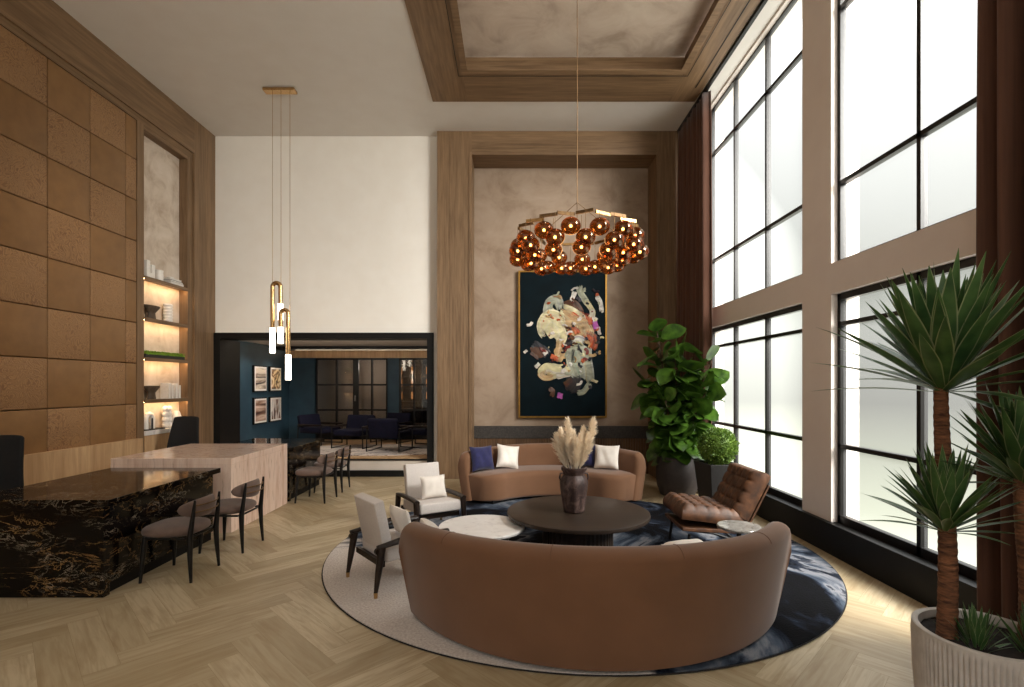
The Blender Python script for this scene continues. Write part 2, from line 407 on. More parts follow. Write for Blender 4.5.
ring(b, TX0-.02, TX1+.02, TY0-.02, TY1+.02, .024, ZC-.028, ZC+.188)
ring(b, TX0-.02, TX1+.02, TY0-.02, TY1+.02, .09, ZC-.045, ZC-.03, .09)
struct('trim_3', b, 'oak_across', 'stepped inner lip of the ceiling coffer', 'coffer lip')
b = B(); b.box(2.86, 2.875, 2.3, 8.0, ZC-.034, ZC-.03)  # thin black strips painted in as the shade inside grooves
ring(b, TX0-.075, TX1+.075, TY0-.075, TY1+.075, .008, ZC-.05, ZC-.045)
struct('trim_4', b, 'paint_black', 'black strips standing for shadow in the grooves of the ceiling coffer frame', 'groove')

# left wall: backing, oak frame, leather tiles, wainscot, niche
b = B(); b.box(-6.0, -5.86, YN, 10.0, 0, ZC); struct('wall_left', b, 'plaster_pale', 'left wall behind the tile panelling', 'wall')
b = B()
b.box(-5.86, XL, YN, 9.0, 5.80, ZC)
b.box(-5.86, XL-.03, YN, 9.0, 5.70, 5.80)
struct('trim_5', b, 'oak_along', 'broad oak beam framing the top of the tile wall', 'wall frame')
b = B()
b.box(-5.86, XL, 9.0, YB, 0, ZC); b.box(-5.86, XL-.03, 7.665, 7.805, 0, 5.7)
b.box(-5.86, XL-.035, 8.86, 9.0, 0, 5.70)
struct('trim_6', b, 'oak_vertical', 'upright oak boards beside the display niche', 'wall frame')
b = B(); TS, TH = .627, .609
z0 = 1.45
for i in range(-14, 1):
    for j in range(-1, 7):
        ya, yb = 7.447+TS*(i-1), 7.447+TS*i
        if i == 0: pass
        za, zb = z0+TH*j, z0+TH*(j+1)
        za, zb = max(za, .90), min(zb, 5.70)
        if zb-za < .05: continue
        b.cur = (i+j) % 2
        b.rbox(-5.72, XL-.035, ya+.004, yb-.004, za+.004, zb-.004, .013)
for j in range(-1, 7):
    za, zb = max(z0+TH*j, .9), min(z0+TH*(j+1), 5.70)
    if zb-za < .05: continue
    b.cur = (1+j) % 2; b.rbox(-5.72, XL-.035, 7.451, 7.66, za+.004, zb-.004, .013)
struct('wall_panelling', b, ['leather_embossed', 'leather_plain'], 'checkerboard of plain and embossed tan leather wall tiles', 'wall panelling', smooth=True)
b = B(); b.box(-5.86, XL+.03, YN, 7.70, 0, .935)
struct('trim_7', b, 'oak_pale', 'pale oak wainscot below the leather tiles', 'wainscot')
# niche
nz = [3.347, 2.715, 2.105, 1.455]
ni = thing('display_niche', 'tall recessed oak shelf niche with warm strip lights on the left wall', 'shelving', (-5.72, 8.38, 0))
def L(o, x, y, z): return (x-o.location.x, y-o.location.y, z-o.location.z)
b = B(); b.box(-.13, -.04, -.575, .48, 0, 5.66); b.build('back_panel', 'plaster_pale', ni)
b = B(); b.box(-.13, .105, -.575, .48, 5.64, 5.70); b.build('top_rail', 'oak_along', ni)
for z in nz:
    b = B(); b.box(-.04, .115, -.575, .475, z+.022, z+.055).box(.115, .13, -.575, .475, z, z+.055); sh = b.build('shelf', 'oak_along', ni)
    b = B(); b.box(.085, .112, -.565, .465, z+.012, z+.021); b.build('light_strip', 'led_warm', sh)
b = B(); b.box(-.04, .14, -.575, .475, .96, 1.03); b.build('ledge', 'marble_white', ni, bevel=.004)
b = B(); b.box(-.04, .125, -.575, .10, 0, .96); b.build('cupboard', 'oak_pale', ni, bevel=.004)
b = B(); b.box(-.09, .06, .10, .475, 0, .96); b.build('side_recess', 'walnut', ni)

# back wall, opening and oak portal
b = B()
b.box(-5.86, -1.38, YB, 9.93, 2.71, ZC); b.box(-1.47, -1.38, YB, 9.93, 0, 2.71); b.box(-5.86, -5.58, YB, 9.93, 0, 2.71)
struct('wall_back', b, 'paint_wall', 'plain cream back wall above the dark lounge opening', 'wall')
b = B()
b.box(-5.58, -1.47, 9.57, 10.0, 2.60, 2.71); b.box(-1.59, -1.47, 9.57, 9.9, 0, 2.60); b.box(-5.58, -5.46, 9.57, 10.28, 0, 2.60)
struct('trim_8', b, 'paint_black', 'black frame around the lounge opening', 'opening frame')
PX0, PX1, PYF, PYB = -.74, 2.665, 9.43, 10.03
b = B(); b.box(-1.38, PX0, PYF, PYB+.2, 0, ZC); b.box(PX1, 3.31, PYF, PYB+.2, 0, ZC)
b.box(-1.15, -1.142, PYF-.006, PYF, 0, ZC); b.box(3.0, 3.008, PYF-.006, PYF, 0, ZC)
b.box(-.79, PX0, PYF-.015, PYF, 0, 6.02); b.box(PX1, PX1+.05, PYF-.015, PYF, 0, 6.02)
struct('trim_9', b, 'oak_vertical', 'oak uprights of the portal around the painting', 'portal frame')
b = B(); b.box(PX0, PX1, PYF, PYB+.2, 5.975, ZC)
struct('trim_10', b, 'oak_across', 'oak head board of the portal around the painting', 'portal frame')
b = B(); b.box(PX0-.05, PX1+.05, PYB, PYB+.16, .9, 6.0)
struct('wall_feature', b, 'plaster', 'mottled plaster panel behind the abstract painting', 'wall')
b = B(); b.box(PX0, PX1, PYB-.06, PYB+.1, .69, .93)
struct('trim_11', b, 'granite_band', 'dark stone band under the plaster panel', 'stone band')
b = B()
n = 68; w = (PX1-PX0)/n
for i in range(n): b.box(PX0+i*w, PX0+i*w+w*.72, PYB-.045, PYB-.01, 0, .69)
b.box(PX0, PX1, PYB-.015, PYB+.1, 0, .69)
struct('trim_12', b, 'slat_wood', 'fluted wood wainscot behind the rear sofa', 'wainscot')

# right wall with two tiers of windows
WY = [(8.70, 5.84), (5.31, 2.20)]
b = B()
b.box(XR, 3.60, 8.70, 10.2, 0, ZC)
for a, c in ((5.84, 5.31), (2.20, YN)): b.box(XR, 3.60, c, a, .3, ZC)  # near bay out of view closed solid to keep the foreground darker
for a, c in WY: b.box(XR, 3.60, c, a, 2.68, 3.0); b.box(XR, 3.60, c, a, ZC-.03, ZC+.1)
struct('wall_right', b, 'paint_beige', 'beige window wall with piers and a mid band', 'wall')
b = B(); b.box(XR-.045, 3.62, YN, 9.43, 0, .30); b.box(XR-.05, 3.62, YN, 9.43, .30, .318)
struct('baseboard_right', b, 'paint_black', 'deep black plinth below the windows', 'plinth')
def window(nm, ya, yb, z0, z1, ms, hs, fw, label):
    b = B(); x0, x1 = 3.375, 3.435
    b.box(x0, x1, yb, ya, z0, z0+fw); b.box(x0, x1, yb, ya, z1-fw*.8, z1)
    b.box(x0, x1, ya-.05, ya, z0, z1); b.box(x0, x1, yb, yb+.05, z0, z1)
    for m in ms: b.box(x0, x1, m-.022, m+.022, z0, z1)
    for h in hs: b.box(x0, x1, yb, ya, h-.022, h+.022)
    o = struct(nm, b, 'metal_black', label, 'window')
    ys = [ya]+list(ms)+[yb]; zs = [z0]+list(hs)+[z1]
    for i in range(len(ys)-1):
        for j in range(len(zs)-1):
            p = B(); p.add([(3.405, ys[i], zs[j]), (3.405, ys[i+1], zs[j]), (3.405, ys[i+1], zs[j+1]), (3.405, ys[i], zs[j+1])], [(0, 1, 2, 3)])
            p.build('pane', 'frosted_glass', o)
k = 1
for wi, ms in enumerate([(7.78, 6.81), (4.25, 3.2)]):
    ya, yb = WY[wi]; nm = ('far', 'near', 'rear')[wi]
    window('window_%d' % k, ya, yb, 3.0, ZC-.03, ms, (3.82, 5.62), .03, 'upper frosted window with black bars, %s bay of the window wall' % nm)
    window('window_%d' % (k+1), ya, yb, .318, 2.68, ms, (1.11, 2.37), .08, 'lower frosted window with black bars, %s bay of the window wall' % nm)
    k += 2
# unseen rear wall behind the viewpoint, tall openings added to admit fill light
b = B()
for x0, x1 in ((-6.0, -5.2), (-3.1, -2.7), (-.6, -.2), (1.9, 3.7)): b.box(x0, x1, YN-.2, YN, 0, ZC)
b.box(-5.2, 1.9, YN-.2, YN, 0, .4); b.box(-5.2, 1.9, YN-.2, YN, 5.9, ZC)
struct('wall_front', b, 'paint_wall', 'unseen cream wall facing the lounge, with tall openings added for fill light', 'wall')
b = B(); b.box(3.03, 3.075, 1.6, 9.40, ZC-.055, ZC-.001)
tag(b.build('curtain_rail', 'metal_black'), 'slim black curtain rail along the ceiling edge above the windows', 'curtain rail')

# ------------------------------------------------------------------ lounge behind the opening
FZ = .34
b = B(); b.box(-5.8, -1.2, 9.76, 14.6, FZ-.04, FZ)
struct('floor_lounge', b, 'oak_pale', 'raised timber floor of the rear lounge', 'floor')
b = B(); b.box(-5.46, -1.47, 9.72, 9.80, .115, FZ-.04)
struct('trim_13', b, 'riser_paint', 'pale riser under the raised lounge floor', 'riser')
b = B(); b.box(-5.46, -1.47, 9.66, 9.80, 0, .115); b.box(-5.46, -1.47, 9.70, 9.82, FZ-.04, FZ-.015)
struct('trim_14', b, 'paint_black', 'black skirting of the lounge riser', 'baseboard')
b = B(); b.box(-5.8, -5.66, 9.93, 14.6, 0, 2.7)
struct('wall_lounge_left', b, 'paint_blue', 'dark blue lounge wall with framed prints', 'wall')
b = B(); b.box(-1.3, -1.15, 9.93, 14.6, 0, 2.7)
struct('wall_lounge_right', b, 'paint_blue', 'lounge side wall hidden by the portal', 'wall')
b = B(); b.box(-5.66, -4.97, 13.0, 13.12, 0, 2.41); b.box(-3.17, -2.87, 13.0, 13.12, 0, 2.41); b.box(-2.03, -1.3, 13.0, 13.12, 0, 2.41)
struct('wall_lounge_back', b, 'paint_blue', 'blue piers between the glazed lounge doors', 'wall')
b = B(); b.box(-5.66, -1.3, 12.92, 13.12, 2.41, 2.62)
struct('trim_15', b, 'oak_pale', 'tan header above the glazed lounge doors', 'header')
b = B(); b.box(-5.8, -1.2, 9.93, 14.6, 2.65, 2.75)
struct('ceiling_lounge', b, 'paint_ceiling', 'pale ceiling of the rear lounge', 'ceiling')
b = B(); b.box(-5.66, -1.3, 12.15, 12.75, 2.58, 2.65)
struct('beam_lounge', b, 'paint_black', 'dark beam across the lounge ceiling', 'beam')
b = B(); b.box(-5.8, -1.2, 14.5, 14.6, 0, 2.7)
struct('wall_rear_room', b, 'riser_paint', 'wall of the dim room beyond the glazed doors', 'wall')
def gdoor(nm, x0, x1, ms, label):
    b = B(); y0, y1 = 13.0, 13.07
    b.box(x0, x0+.05, y0, y1, FZ, 2.41); b.box(x1-.05, x1, y0, y1, FZ, 2.41); b.box(x0, x1, y0, y1, 2.36, 2.41); b.box(x0, x1, y0, y1, FZ, FZ+.18)
    for m, w in ms: b.box(m-w, m+w, y0, y1, FZ, 2.41)
    for z in (1.09, 1.73): b.box(x0, x1, y0+.005, y1-.005, z-.022, z+.022)
    o = struct(nm, b, 'metal_black', label, 'door')
    xs = [x0]+[m for m, w in ms]+[x1]
    for i in range(len(xs)-1):
        p = B(); p.box(xs[i], xs[i+1], 13.03, 13.036, FZ+.18, 2.36); p.build('pane', 'door_glass', o)
    return o
d1 = gdoor('door_1', -5.0, -3.15, ((-4.46, .022), (-3.97, .07), (-3.56, .022)), 'wide black framed glazed doors at the back of the lounge')
b = B(); b.tube([(-3.97, 12.96, 1.32), (-3.97, 12.96, 1.46)], .018); b.build('handle', 'steel', d1)
d2 = gdoor('door_2', -2.87, -2.03, ((-2.49, .022),), 'single black framed glazed door beside the blue pier')
b = B(); b.tube([(-2.10, 12.96, 1.32), (-2.10, 12.96, 1.46)], .018); b.build('handle', 'steel', d2)
bc = thing('bottle_cabinet', 'amber lit shelf cabinet behind the single glazed door', 'cabinet', (-2.55, 14.3, FZ))
b = B(); b.box(-.75, .85, .08, .14, 0, 2.1); b.box(-.75, -.7, -.2, .08, 0, 2.1); b.box(.8, .85, -.2, .08, 0, 2.1); b.box(0, .04, -.2, .08, 0, 2.1)
b.build('carcass', 'walnut', bc)
for z in (.9, 1.25, 1.6, 1.95):
    b = B(); b.box(-.7, .8, -.2, .08, z, z+.03); sh = b.build('shelf', 'walnut', bc)
    if z > 1.0:
        for x in (-.60, -.28, .14, .5):
            b = B(); b.box(x, x+.07, .05, .075, z-.26, z-.06); b.build('glow_panel', 'amber_shelf_glow', sh)
pale_ = B(); pale_.box(-4.15, -3.40, 14.3, 14.36, FZ, 2.2)
tag(pale_.build('grey_screen', 'riser_paint'), 'pale grey screen seen through the wide glazed doors', 'screen')

# ------------------------------------------------------------------ curtains
def curtain(label, x, y0, y1, folds, amp):
    t_ = thing('curtain', label, 'curtain', (x, (y0+y1)/2, .01), 0, 'brown floor-length curtains')
    rnd = random.Random(len(label)); ph = [rnd.uniform(-.35, .35) for _ in range(folds+2)]
    def prof(u):
        s = u*folds; i = int(min(s, folds-1e-6)); q = lerp(ph[i], ph[i+1], s-i)
        return math.sin(2*PI*(s+q*.5))
    b = B(); N = folds*14
    def fn(u, v):
        z = 6.33*v; g = 1-.25*v; 
        yy = (u-.5)*(y1-y0)*(1+.05*math.sin(v*3))
        xx = amp*(prof(u)*g+.25*math.sin(u*folds*4.1+v*2))
        return (xx, yy, z)
    b.grid(fn, N, 14)
    o = b.build('cloth', 'curtain_cloth', t_, smooth=True, angle=180)
    md = o.modifiers.new('thick', 'SOLIDIFY'); md.thickness = .006
    b = B(); b.box(-.012, .012, -(y1-y0)/2, (y1-y0)/2, 6.325, 6.35); b.build('heading', 'metal_black', t_)
curtain('dark brown curtain in the far corner beside the fig tree', 3.06, 8.0, 9.32, 9, .055)
curtain('brown curtain in front of the near window behind the yucca plants', 3.03, 1.9, 3.315, 8, .075)

# ------------------------------------------------------------------ rug
rg = thing('rug', 'large round rug, pale on one side and inky blue black on the other', 'rug', (.625, 5.5, 0))
b = B(); n = 128
pr = [(2.44*math.cos(2*PI*i/n)*1.025, 2.44*math.sin(2*PI*i/n)) for i in range(n)]
b.prism(pr, .001, .016); b.build('pile', 'rug_pile', rg)
b = B()
b.tube([(x*1.002, y*1.002, .008) for x, y in pr], .005, 6, closed=True); b.build('binding', 'rug_edge', rg, smooth=True)
RZ = .016

# ------------------------------------------------------------------ curved sofas
SR, ST, SH = 1.65, R(60), .77
def make_sofa(label, loc, rz):
    t_ = thing('curved_sofa', label, 'sofa', loc, rz, 'tan velvet crescent sofas')
    OY = 1.25                                     # arc centre sits OY behind the origin
    def pt(r, th, z): return (r*math.sin(th), OY-r*math.cos(th), z)
    def back(u, v):
        s = lerp(-ST, ST, .5-.5*math.cos(PI*(.06+.88*u))/math.cos(PI*.06)) if False else lerp(-ST, ST, u)
        e = (ST-abs(s))*SR
        k = math.sqrt(max(0, 1-(1-min(e/.10, 1))**2)); h = lerp(.56, SH-.05*(abs(s)/ST)**2, k); th = lerp(.05, .17, math.sqrt(k))
        # profile: outer bottom -> outer top -> rounded -> inner top -> inner bottom
        P = [(SR-.04, .03)]
        for q in range(1, 7): P.append((SR-.04+.095*(q/7), lerp(.03, h-.07, q/7)))
        for q in range(9):
            a = PI*q/8; P.append((SR+.055-th/2+math.cos(a)*th/2, h-.07+math.sin(a)*.07))
        P += [(SR+.045-th, h-.2), (SR+.02-th, .35), (SR-.04-th, .03)]
        m = len(P)-1; x = v*m; i = int(min(x, m-1e-6)); f = x-i
        return pt(lerp(P[i][0], P[i+1][0], f), s, lerp(P[i][1], P[i+1][1], f))
    us = []
    b = B(); m = 19
    def back2(u, v):
        # finer stations near the ends
        w = u*2-1; w = math.copysign(1-(1-abs(w))**1.7, w); return back((w+1)/2, v)
    b.grid(back2, 72, 19, capu=True); b.build('backrest', 'velvet_tan', t_, smooth=True, angle=60)
    def seat(u, v):
        w = u*2-1; w = math.copysign(1-(1-abs(w))**1.7, w)
        T2 = ST-R(1.2); s = w*T2; e = (T2-abs(s))*1.3
        k = math.sqrt(max(0, 1-(1-min(e/.30, 1))**2))
        ri = lerp(1.30, .98+.05*(abs(s)/T2)**2, k); ro = SR-.10; top = .43-.05*(1-k); bt = .04; r_ = .085
        P = [(ro, bt), (ri+.05, bt)]
        for q in range(5):
            a = PI*1.5-PI/2*q/4; P.append((ri+.05+.05*math.cos(a), bt+.05+.05*math.sin(a)))
        for q in range(7):
            a = PI-PI/2*q/6; P.append((ri+r_+r_*math.cos(a)-.0, top-r_+r_*math.sin(a)))
        P += [(lerp(ri+r_, ro, .5), top+.012), (ro, top)]
        m = len(P)-1; x = v*m; i = int(min(x, m-1e-6)); f = x-i
        return pt(lerp(P[i][0], P[i+1][0], f), s, lerp(P[i][1], P[i+1][1], f))
    b = B(); b.grid(seat, 64, 16, capu=True); b.build('seat', 'velvet_tan', t_, smooth=True, angle=60)
    b = B(); N = 40; o_ = [(r, z) for r, z in ((SR-.10, 0), (SR-.10, .10), (1.12, .10), (1.12, 0))]
    b.grid(lambda u, v: pt(o_[int(round(v*4)) % 4][0], lerp(-ST+.09, ST-.09, u), o_[int(round(v*4)) % 4][1]), N, 4, cv=True, capu=True)
    b.build('plinth', 'paint_black', t_)
    for a in (-40, -13.5, 13.5, 40):
        b = B(); b.tube([Vector(back((R(a)/ST+1)/2, v/36))+Vector((0, 0, .001)) for v in range(15, 30)], .0022, 6)
        b.build('seam', 'velvet_seam', t_, smooth=True)
    return t_
make_sofa('tan velvet crescent sofa with its tall curved back turned to the room entrance', (.615, 4.645-1.25, RZ), 0).scale = (.985, 1, 1)
make_sofa('tan velvet crescent sofa against the portal wall under the painting', (.59, 6.73+1.25, RZ), PI).scale = (.945, 1, 1)

# ------------------------------------------------------------------ cushions
def pillow(name, label, mat, loc, rot, w=.42, h=.42, t=.075, group=None):
    b = B()
    def side(sg):
        def fn(u, v):
            x, y = u*2-1, v*2-1
            th = t*((1-x**4)*(1-y**4))**.55
            wr = .006*math.sin(7*x+3*y)*(1-x*x)*(1-y*y)
            return (w/2*x*(1-.09*(1-y*y)), sg*(th+wr), h/2+h/2*y*(1-.09*(1-x*x)))
        return fn
    b.grid(side(1), 17, 17); b.grid(side(-1), 17, 17)
    o = b.build(name, mat, None, smooth=True, angle=180)
    o.location = loc; o.rotation_euler = rot
    return tag(o, label, 'cushion', group)
G_ = 'throw cushions on the rear sofa'
pillow('throw_pillow', 'navy blue cushion at the left end of the rear sofa', 'pillow_blue', (-.42, 7.60, .464), (R(-16), 0, R(32)), .38, .37, group=G_)
pillow('throw_pillow', 'white cushion leaning beside the navy one at the left of the rear sofa', 'pillow_white', (-.07, 7.80, .464), (R(-22), R(9), R(16)), .36, .37, group=G_)
pillow('throw_pillow', 'navy blue cushion half hidden behind the pampas vase', 'pillow_blue', (1.10, 7.92, .464), (R(-18), 0, R(-16)), .38, .36, group=G_)
pillow('throw_pillow', 'white cushion at the right end of the rear sofa', 'pillow_white', (1.42, 7.73, .464), (R(-15), 0, R(-22)), .38, .37, group=G_)
pillow('throw_pillow', 'white cushion whose corner peeks over the right of the near sofa', 'pillow_white', (1.38, 3.60, .478), (R(-80), 0, R(16)), .34, .34, .06, group='throw cushions on the near sofa')
pillow('throw_pillow', 'white cushion just showing over the left end of the near sofa', 'pillow_white', (-.55, 4.10, .465), (R(38), 0, R(-66)), .30, .25, .05, group='throw cushions on the near sofa')

# ------------------------------------------------------------------ tables
ct = thing('coffee_table', 'large round dark wood coffee table on a drum base', 'table', (.69, 5.38, RZ))
b = B(); b.lathe([(.70, .355), (.735, .365), (.742, .385), (.738, .402), (.72, .408)], 72); b.build('tabletop', 'wenge', ct, smooth=True)
b = B(); n = 48
b.prism([((.36+.008*(i % 2))*math.cos(2*PI*i/(2*n)), (.36+.008*(i % 2))*math.sin(2*PI*i/(2*n))) for i in range(2*n)], 0, .355); b.build('drum_base', 'wenge', ct)
wt = thing('nesting_table', 'low round white marble topped table beside the dark coffee table', 'table', (-.30, 5.10, RZ))
b = B(); b.lathe([(.40, .295), (.425, .30), (.43, .318), (.425, .325), (.41, .327)], 64); b.build('tabletop', 'marble_white', wt, smooth=True)
b = B(); b.lathe([(.30, 0), (.30, .02), (.27, .03), (.27, .295)], 48); b.build('drum_base', 'metal_black', wt, smooth=True)
st_ = thing('side_table', 'small round grey marble side table beside the leather lounge chair', 'table', (2.05, 4.62, RZ))
b = B(); b.lathe([(.175, .43), (.188, .437), (.19, .45), (.183, .458)], 48); b.build('tabletop', 'marble_grey', st_, smooth=True)
b = B(); b.tube([(0, 0, .02), (0, 0, .43)], .022, 16); b.build('stem', 'metal_black', st_, smooth=True)
b = B(); b.lathe([(.14, 0), (.14, .012), (.02, .025)], 40); b.build('foot', 'metal_black', st_, smooth=True)

# ------------------------------------------------------------------ vase with pampas
vs = thing('vase', 'dark glazed ribbed vase on the coffee table', 'vase', (.645, 5.33, RZ+.408))
b = B()
pv = [(.09, 0), (.105, .01), (.118, .10), (.138, .24), (.142, .31), (.125, .36), (.105, .385), (.112, .41), (.128, .435), (.130, .46), (.122, .465), (.108, .45), (.095, .39), (.11, .34)]
b.lathe(pv, 48, capt=False)
b.v = [(x*(1+.035*math.cos(8*math.atan2(y, x))), y*(1+.035*math.cos(8*math.atan2(y, x))), z) for x, y, z in b.v]
b.build('body', 'vase_glaze', vs, smooth=True)
for a in (0, PI):
    b = B(); b.tube([(.10*math.cos(a), 0, .40), (.140*math.cos(a), 0, .395), (.150*math.cos(a), 0, .35), (.13*math.cos(a), 0, .32)], .010, 8)
    b.build('lug', 'vase_glaze', vs, smooth=True)
pg = thing('pampas_bouquet', 'bunch of dried cream pampas plumes standing in the dark vase', 'dried flowers', (.645, 5.33, RZ+.408+.30))
rnd = random.Random(3)
for (dx, dy, ln) in ((-.17, 0, .40), (-.07, -.05, .56), (0, .05, .42), (.06, -.06, .40), (.10, .05, .46), (.19, 0, .56), (-.12, .08, .44), (.02, -.09, .34), (-.04, .10, .46), (.13, -.07, .40)):
    b = B(); base = Vector((0, 0, .02)); tip = Vector((dx, dy, ln+.08))
    def ax(q): return base.lerp(tip, q)+Vector((dx, dy, 0))*(.22*math.sin(q*PI))
    b.tube([ax(q/6) for q in range(7)], .003, 5)
    for i in range(800):
        q = rnd.uniform(.22, 1); p = ax(q); w = .078*math.sin(PI*min(1, (1-q)*1.15+.10))+.006
        a = rnd.uniform(0, 2*PI); r = w*rnd.uniform(.35, 1)
        up = (tip-base).normalized()
        e = p+Vector((math.cos(a)*r, math.sin(a)*r, 0))+up*rnd.uniform(.03, .075)
        sd = Vector((-math.sin(a), math.cos(a), 0))*rnd.uniform(.004, .009); mid = p.lerp(e, .55)+Vector((0, 0, .006))
        b.add([p, mid+sd, e, mid-sd], [(0, 1, 2, 3)])
    b.build('plume', 'pampas', pg)

# ------------------------------------------------------------------ white armchairs (facing local +Y)
def make_armchair(label, loc, rz):
    t_ = thing('armchair', label, 'armchair', loc, rz, 'white armchairs with dark wood arms')
    b = B(); M = TM((0, .02, .312), (R(4), 0, 0)); b.rbox(-.25, .25, -.27, .31, -.055, .065, .025, M); b.build('seat_cushion', 'linen_white', t_, smooth=True)
    b = B(); M = TM((0, -.20, .30), (R(12), 0, 0)); b.rbox(-.215, .215, -.045, .045, -.02, .465, .012, M); b.build('back_cushion', 'linen_white', t_, smooth=True)
    b = B(); b.box(-.26, .26, .22, .26, .205, .255); b.box(-.26, .26, -.30, -.26, .22, .27); b.box(-.05, .05, -.28, .24, .21, .25)
    b.build('seat_frame', 'walnut', t_, bevel=.005)
    for s in (-1, 1):
        b = B(); x = s*.285
        b.tube([(x, -.34, .40), (x, -.15, .42), (x, .15, .428), (x, .33, .422)], [.018, .026, .026, .022], 10)
        b.v = [(x+(p[0]-x)*1.35, p[1], p[2]) for p in b.v]
        b.build('arm', 'walnut', t_, smooth=True)
        for y0, y1, tz in ((.30, .335, .42), (-.30, -.36, .40)):
            b = B(); b.tube([(x, y0, tz), (x+s*.004, lerp(y0, y1, .55), tz*.5), (x+s*.01, y1, .035)], [.034, .028, .016], 10)
            lg = b.build('leg', 'walnut', t_, smooth=True)
            b = B(); b.tube([(x+s*.0095, y1-.0 if y1 > 0 else y1, .045), (x+s*.0105, y1, 0)], [.0175, .015], 10)
            tp = b.build('foot_tip', 'brass', lg, smooth=True); tp['label'] = 'brass tip'
        b = B(); b.tube([(x-s*.03, -.33, .365), (x+s*.005, -.33, .365)], .028, 12); b.build('knob', 'walnut', t_, smooth=True)
    return t_
aE = math.atan2(-.775, .63); aF = math.atan2(-.52, -.86)
make_armchair('white armchair with its back to the dining chairs, left of the near sofa', (-1.01, 4.60, RZ), aE)
make_armchair('white armchair facing the camera beside the white round table', (-.97, 6.07, RZ), aF)
def face(a, fx, fy): return (fx*math.cos(a)-fy*math.sin(a), fx*math.sin(a)+fy*math.cos(a))
dx, dy = face(aF, -.04, .04)
pillow('throw_pillow', 'cream cushion on the armchair facing the camera', 'pillow_white', (-.97+dx, 6.07+dy, RZ+.385), (R(16), 0, aF), .32, .27, .05, 'cushions on the armchairs')
dx, dy = face(aE, .05, .03)
pillow('throw_pillow', 'cream cushion on the armchair seen from behind', 'pillow_white', (-1.01+dx, 4.60+dy, RZ+.385), (R(16), 0, aE), .32, .27, .05, 'cushions on the armchairs')

# ------------------------------------------------------------------ tufted leather lounge chair (facing local +Y)
lc = thing('lounge_chair', 'brown tufted leather armless lounge chair by the window', 'lounge chair', (2.12, 5.44, RZ), R(90))
def tufted(w, d, t, nx, ny):
    b = B()
    def top(u, v):
        x, y = u*w-w/2, v*d
        cu, cv = (u*nx) % 1, (v*ny) % 1
        q = (abs(math.sin(PI*u*nx))*abs(math.sin(PI*v*ny)))**.30
        ed = min(1, min(u, 1-u)*14)**.5*min(1, min(v, 1-v)*14)**.5
        return (x, y, t*(.45+.55*ed)-.020*(1-q)*ed)
    b.grid(top, 8*nx+1, 8*ny+1)
    b.grid(lambda u, v: (u*w-w/2, v*d, -t*.35), 2, 2)
    def rim(u, v):
        s = u*4; i = int(s) % 4; f = s-int(s)
        c = [(-w/2, 0), (w/2, 0), (w/2, d), (-w/2, d)]; p, q = c[i], c[(i+1) % 4]
        bul = .012*math.sin(PI*v)
        x, y = lerp(p[0], q[0], f), lerp(p[1], q[1], f)
        n_ = [(0, -1), (1, 0), (0, 1), (-1, 0)][i]
        return (x+n_[0]*bul, y+n_[1]*bul, lerp(-t*.35, t*.45, v))
    b.grid(rim, 48, 7, cu=True)
    return b
b = tufted(.62, .62, .12, 5, 5); M = TM((0, -.20, .345), (R(7), 0, 0)); b.v = [tuple(M @ Vector(p)) for p in b.v]
b.build('seat_cushion', 'leather_brown', lc, smooth=True, angle=50)
b = tufted(.62, .50, .13, 5, 4); M = TM((0, -.20, .36), (R(63), 0, PI)); b.v = [tuple(M @ (Vector(p)+Vector((0, .02, .0)))) for p in b.v]
b.build('back_cushion', 'leather_brown', lc, smooth=True, angle=50)
b = B(); b.box(-.30, .30, -.0, .0+.02, 0, .45, TM((0, -.27, .31), (R(27), 0, 0))); b.build('back_panel', 'leather_brown', lc, bevel=.006)
b = B(); b.box(-.30, .30, -.22, .42, .235, .27, TM((0, 0, 0), (R(3), 0, 0))); b.build('seat_panel', 'leather_brown', lc, bevel=.006)
for s in (-1, 1):
    for pts in (((s*.28, -.36, 0), (s*.28, -.18, .14), (s*.28, .10, .235), (s*.28, .40, .27)), ((s*.28, .36, 0), (s*.28, .33, .22))):
        b = B(); b.tube(pts, .016, 8); b.build('leg', 'metal_black', lc, smooth=True)

# ------------------------------------------------------------------ desks
dk = thing('marble_desk', 'black marble reception desk with gold veins in the left foreground', 'desk', (-3.93, 4.99, 0))
b = B(); b.box(-.62, .625, -.80, .82, .745, .80); b.build('desktop', 'marble_black', dk, bevel=.004)
b = B(); b.box(-.62, .585, -.80, -.73, 0, .745); b.build('front_panel', 'marble_black', dk, bevel=.003)
b = B(); b.box(.50, .56, -.73, .78, .09, .745); b.build('side_panel', 'marble_black', dk)
b = B(); b.box(.47, .545, -.73, .77, 0, .09); b.build('plinth', 'paint_black', dk)
b = B(); b.box(-.62, -.56, -.73, .80, .0, .745); b.build('inner_panel', 'walnut', dk)
tk = thing('travertine_desk', 'pink travertine reception desk with a polished top', 'desk', (-4.0, 6.77, 0))
b = B(); b.box(-.72, .70, -.75, .75, .80, .875); b.build('desktop', 'travertine', tk, bevel=.003)
b = B(); b.box(.62, .70, -.75, .75, 0, .80); b.build('side_panel', 'travertine', tk, bevel=.003)
b = B(); b.box(-.72, .62, -.75, -.68, 0, .80); b.build('front_panel', 'travertine', tk)
b = B(); b.box(-.72, .62, .68, .75, 0, .80); b.build('rear_panel', 'travertine', tk)
d3 = dup(dk, 'black marble desk behind the travertine desk by the lounge opening', (-3.90, 8.28, 0), group='black marble desks'); dk['group'] = 'black marble desks'
d3.scale = (1, .82, 1)

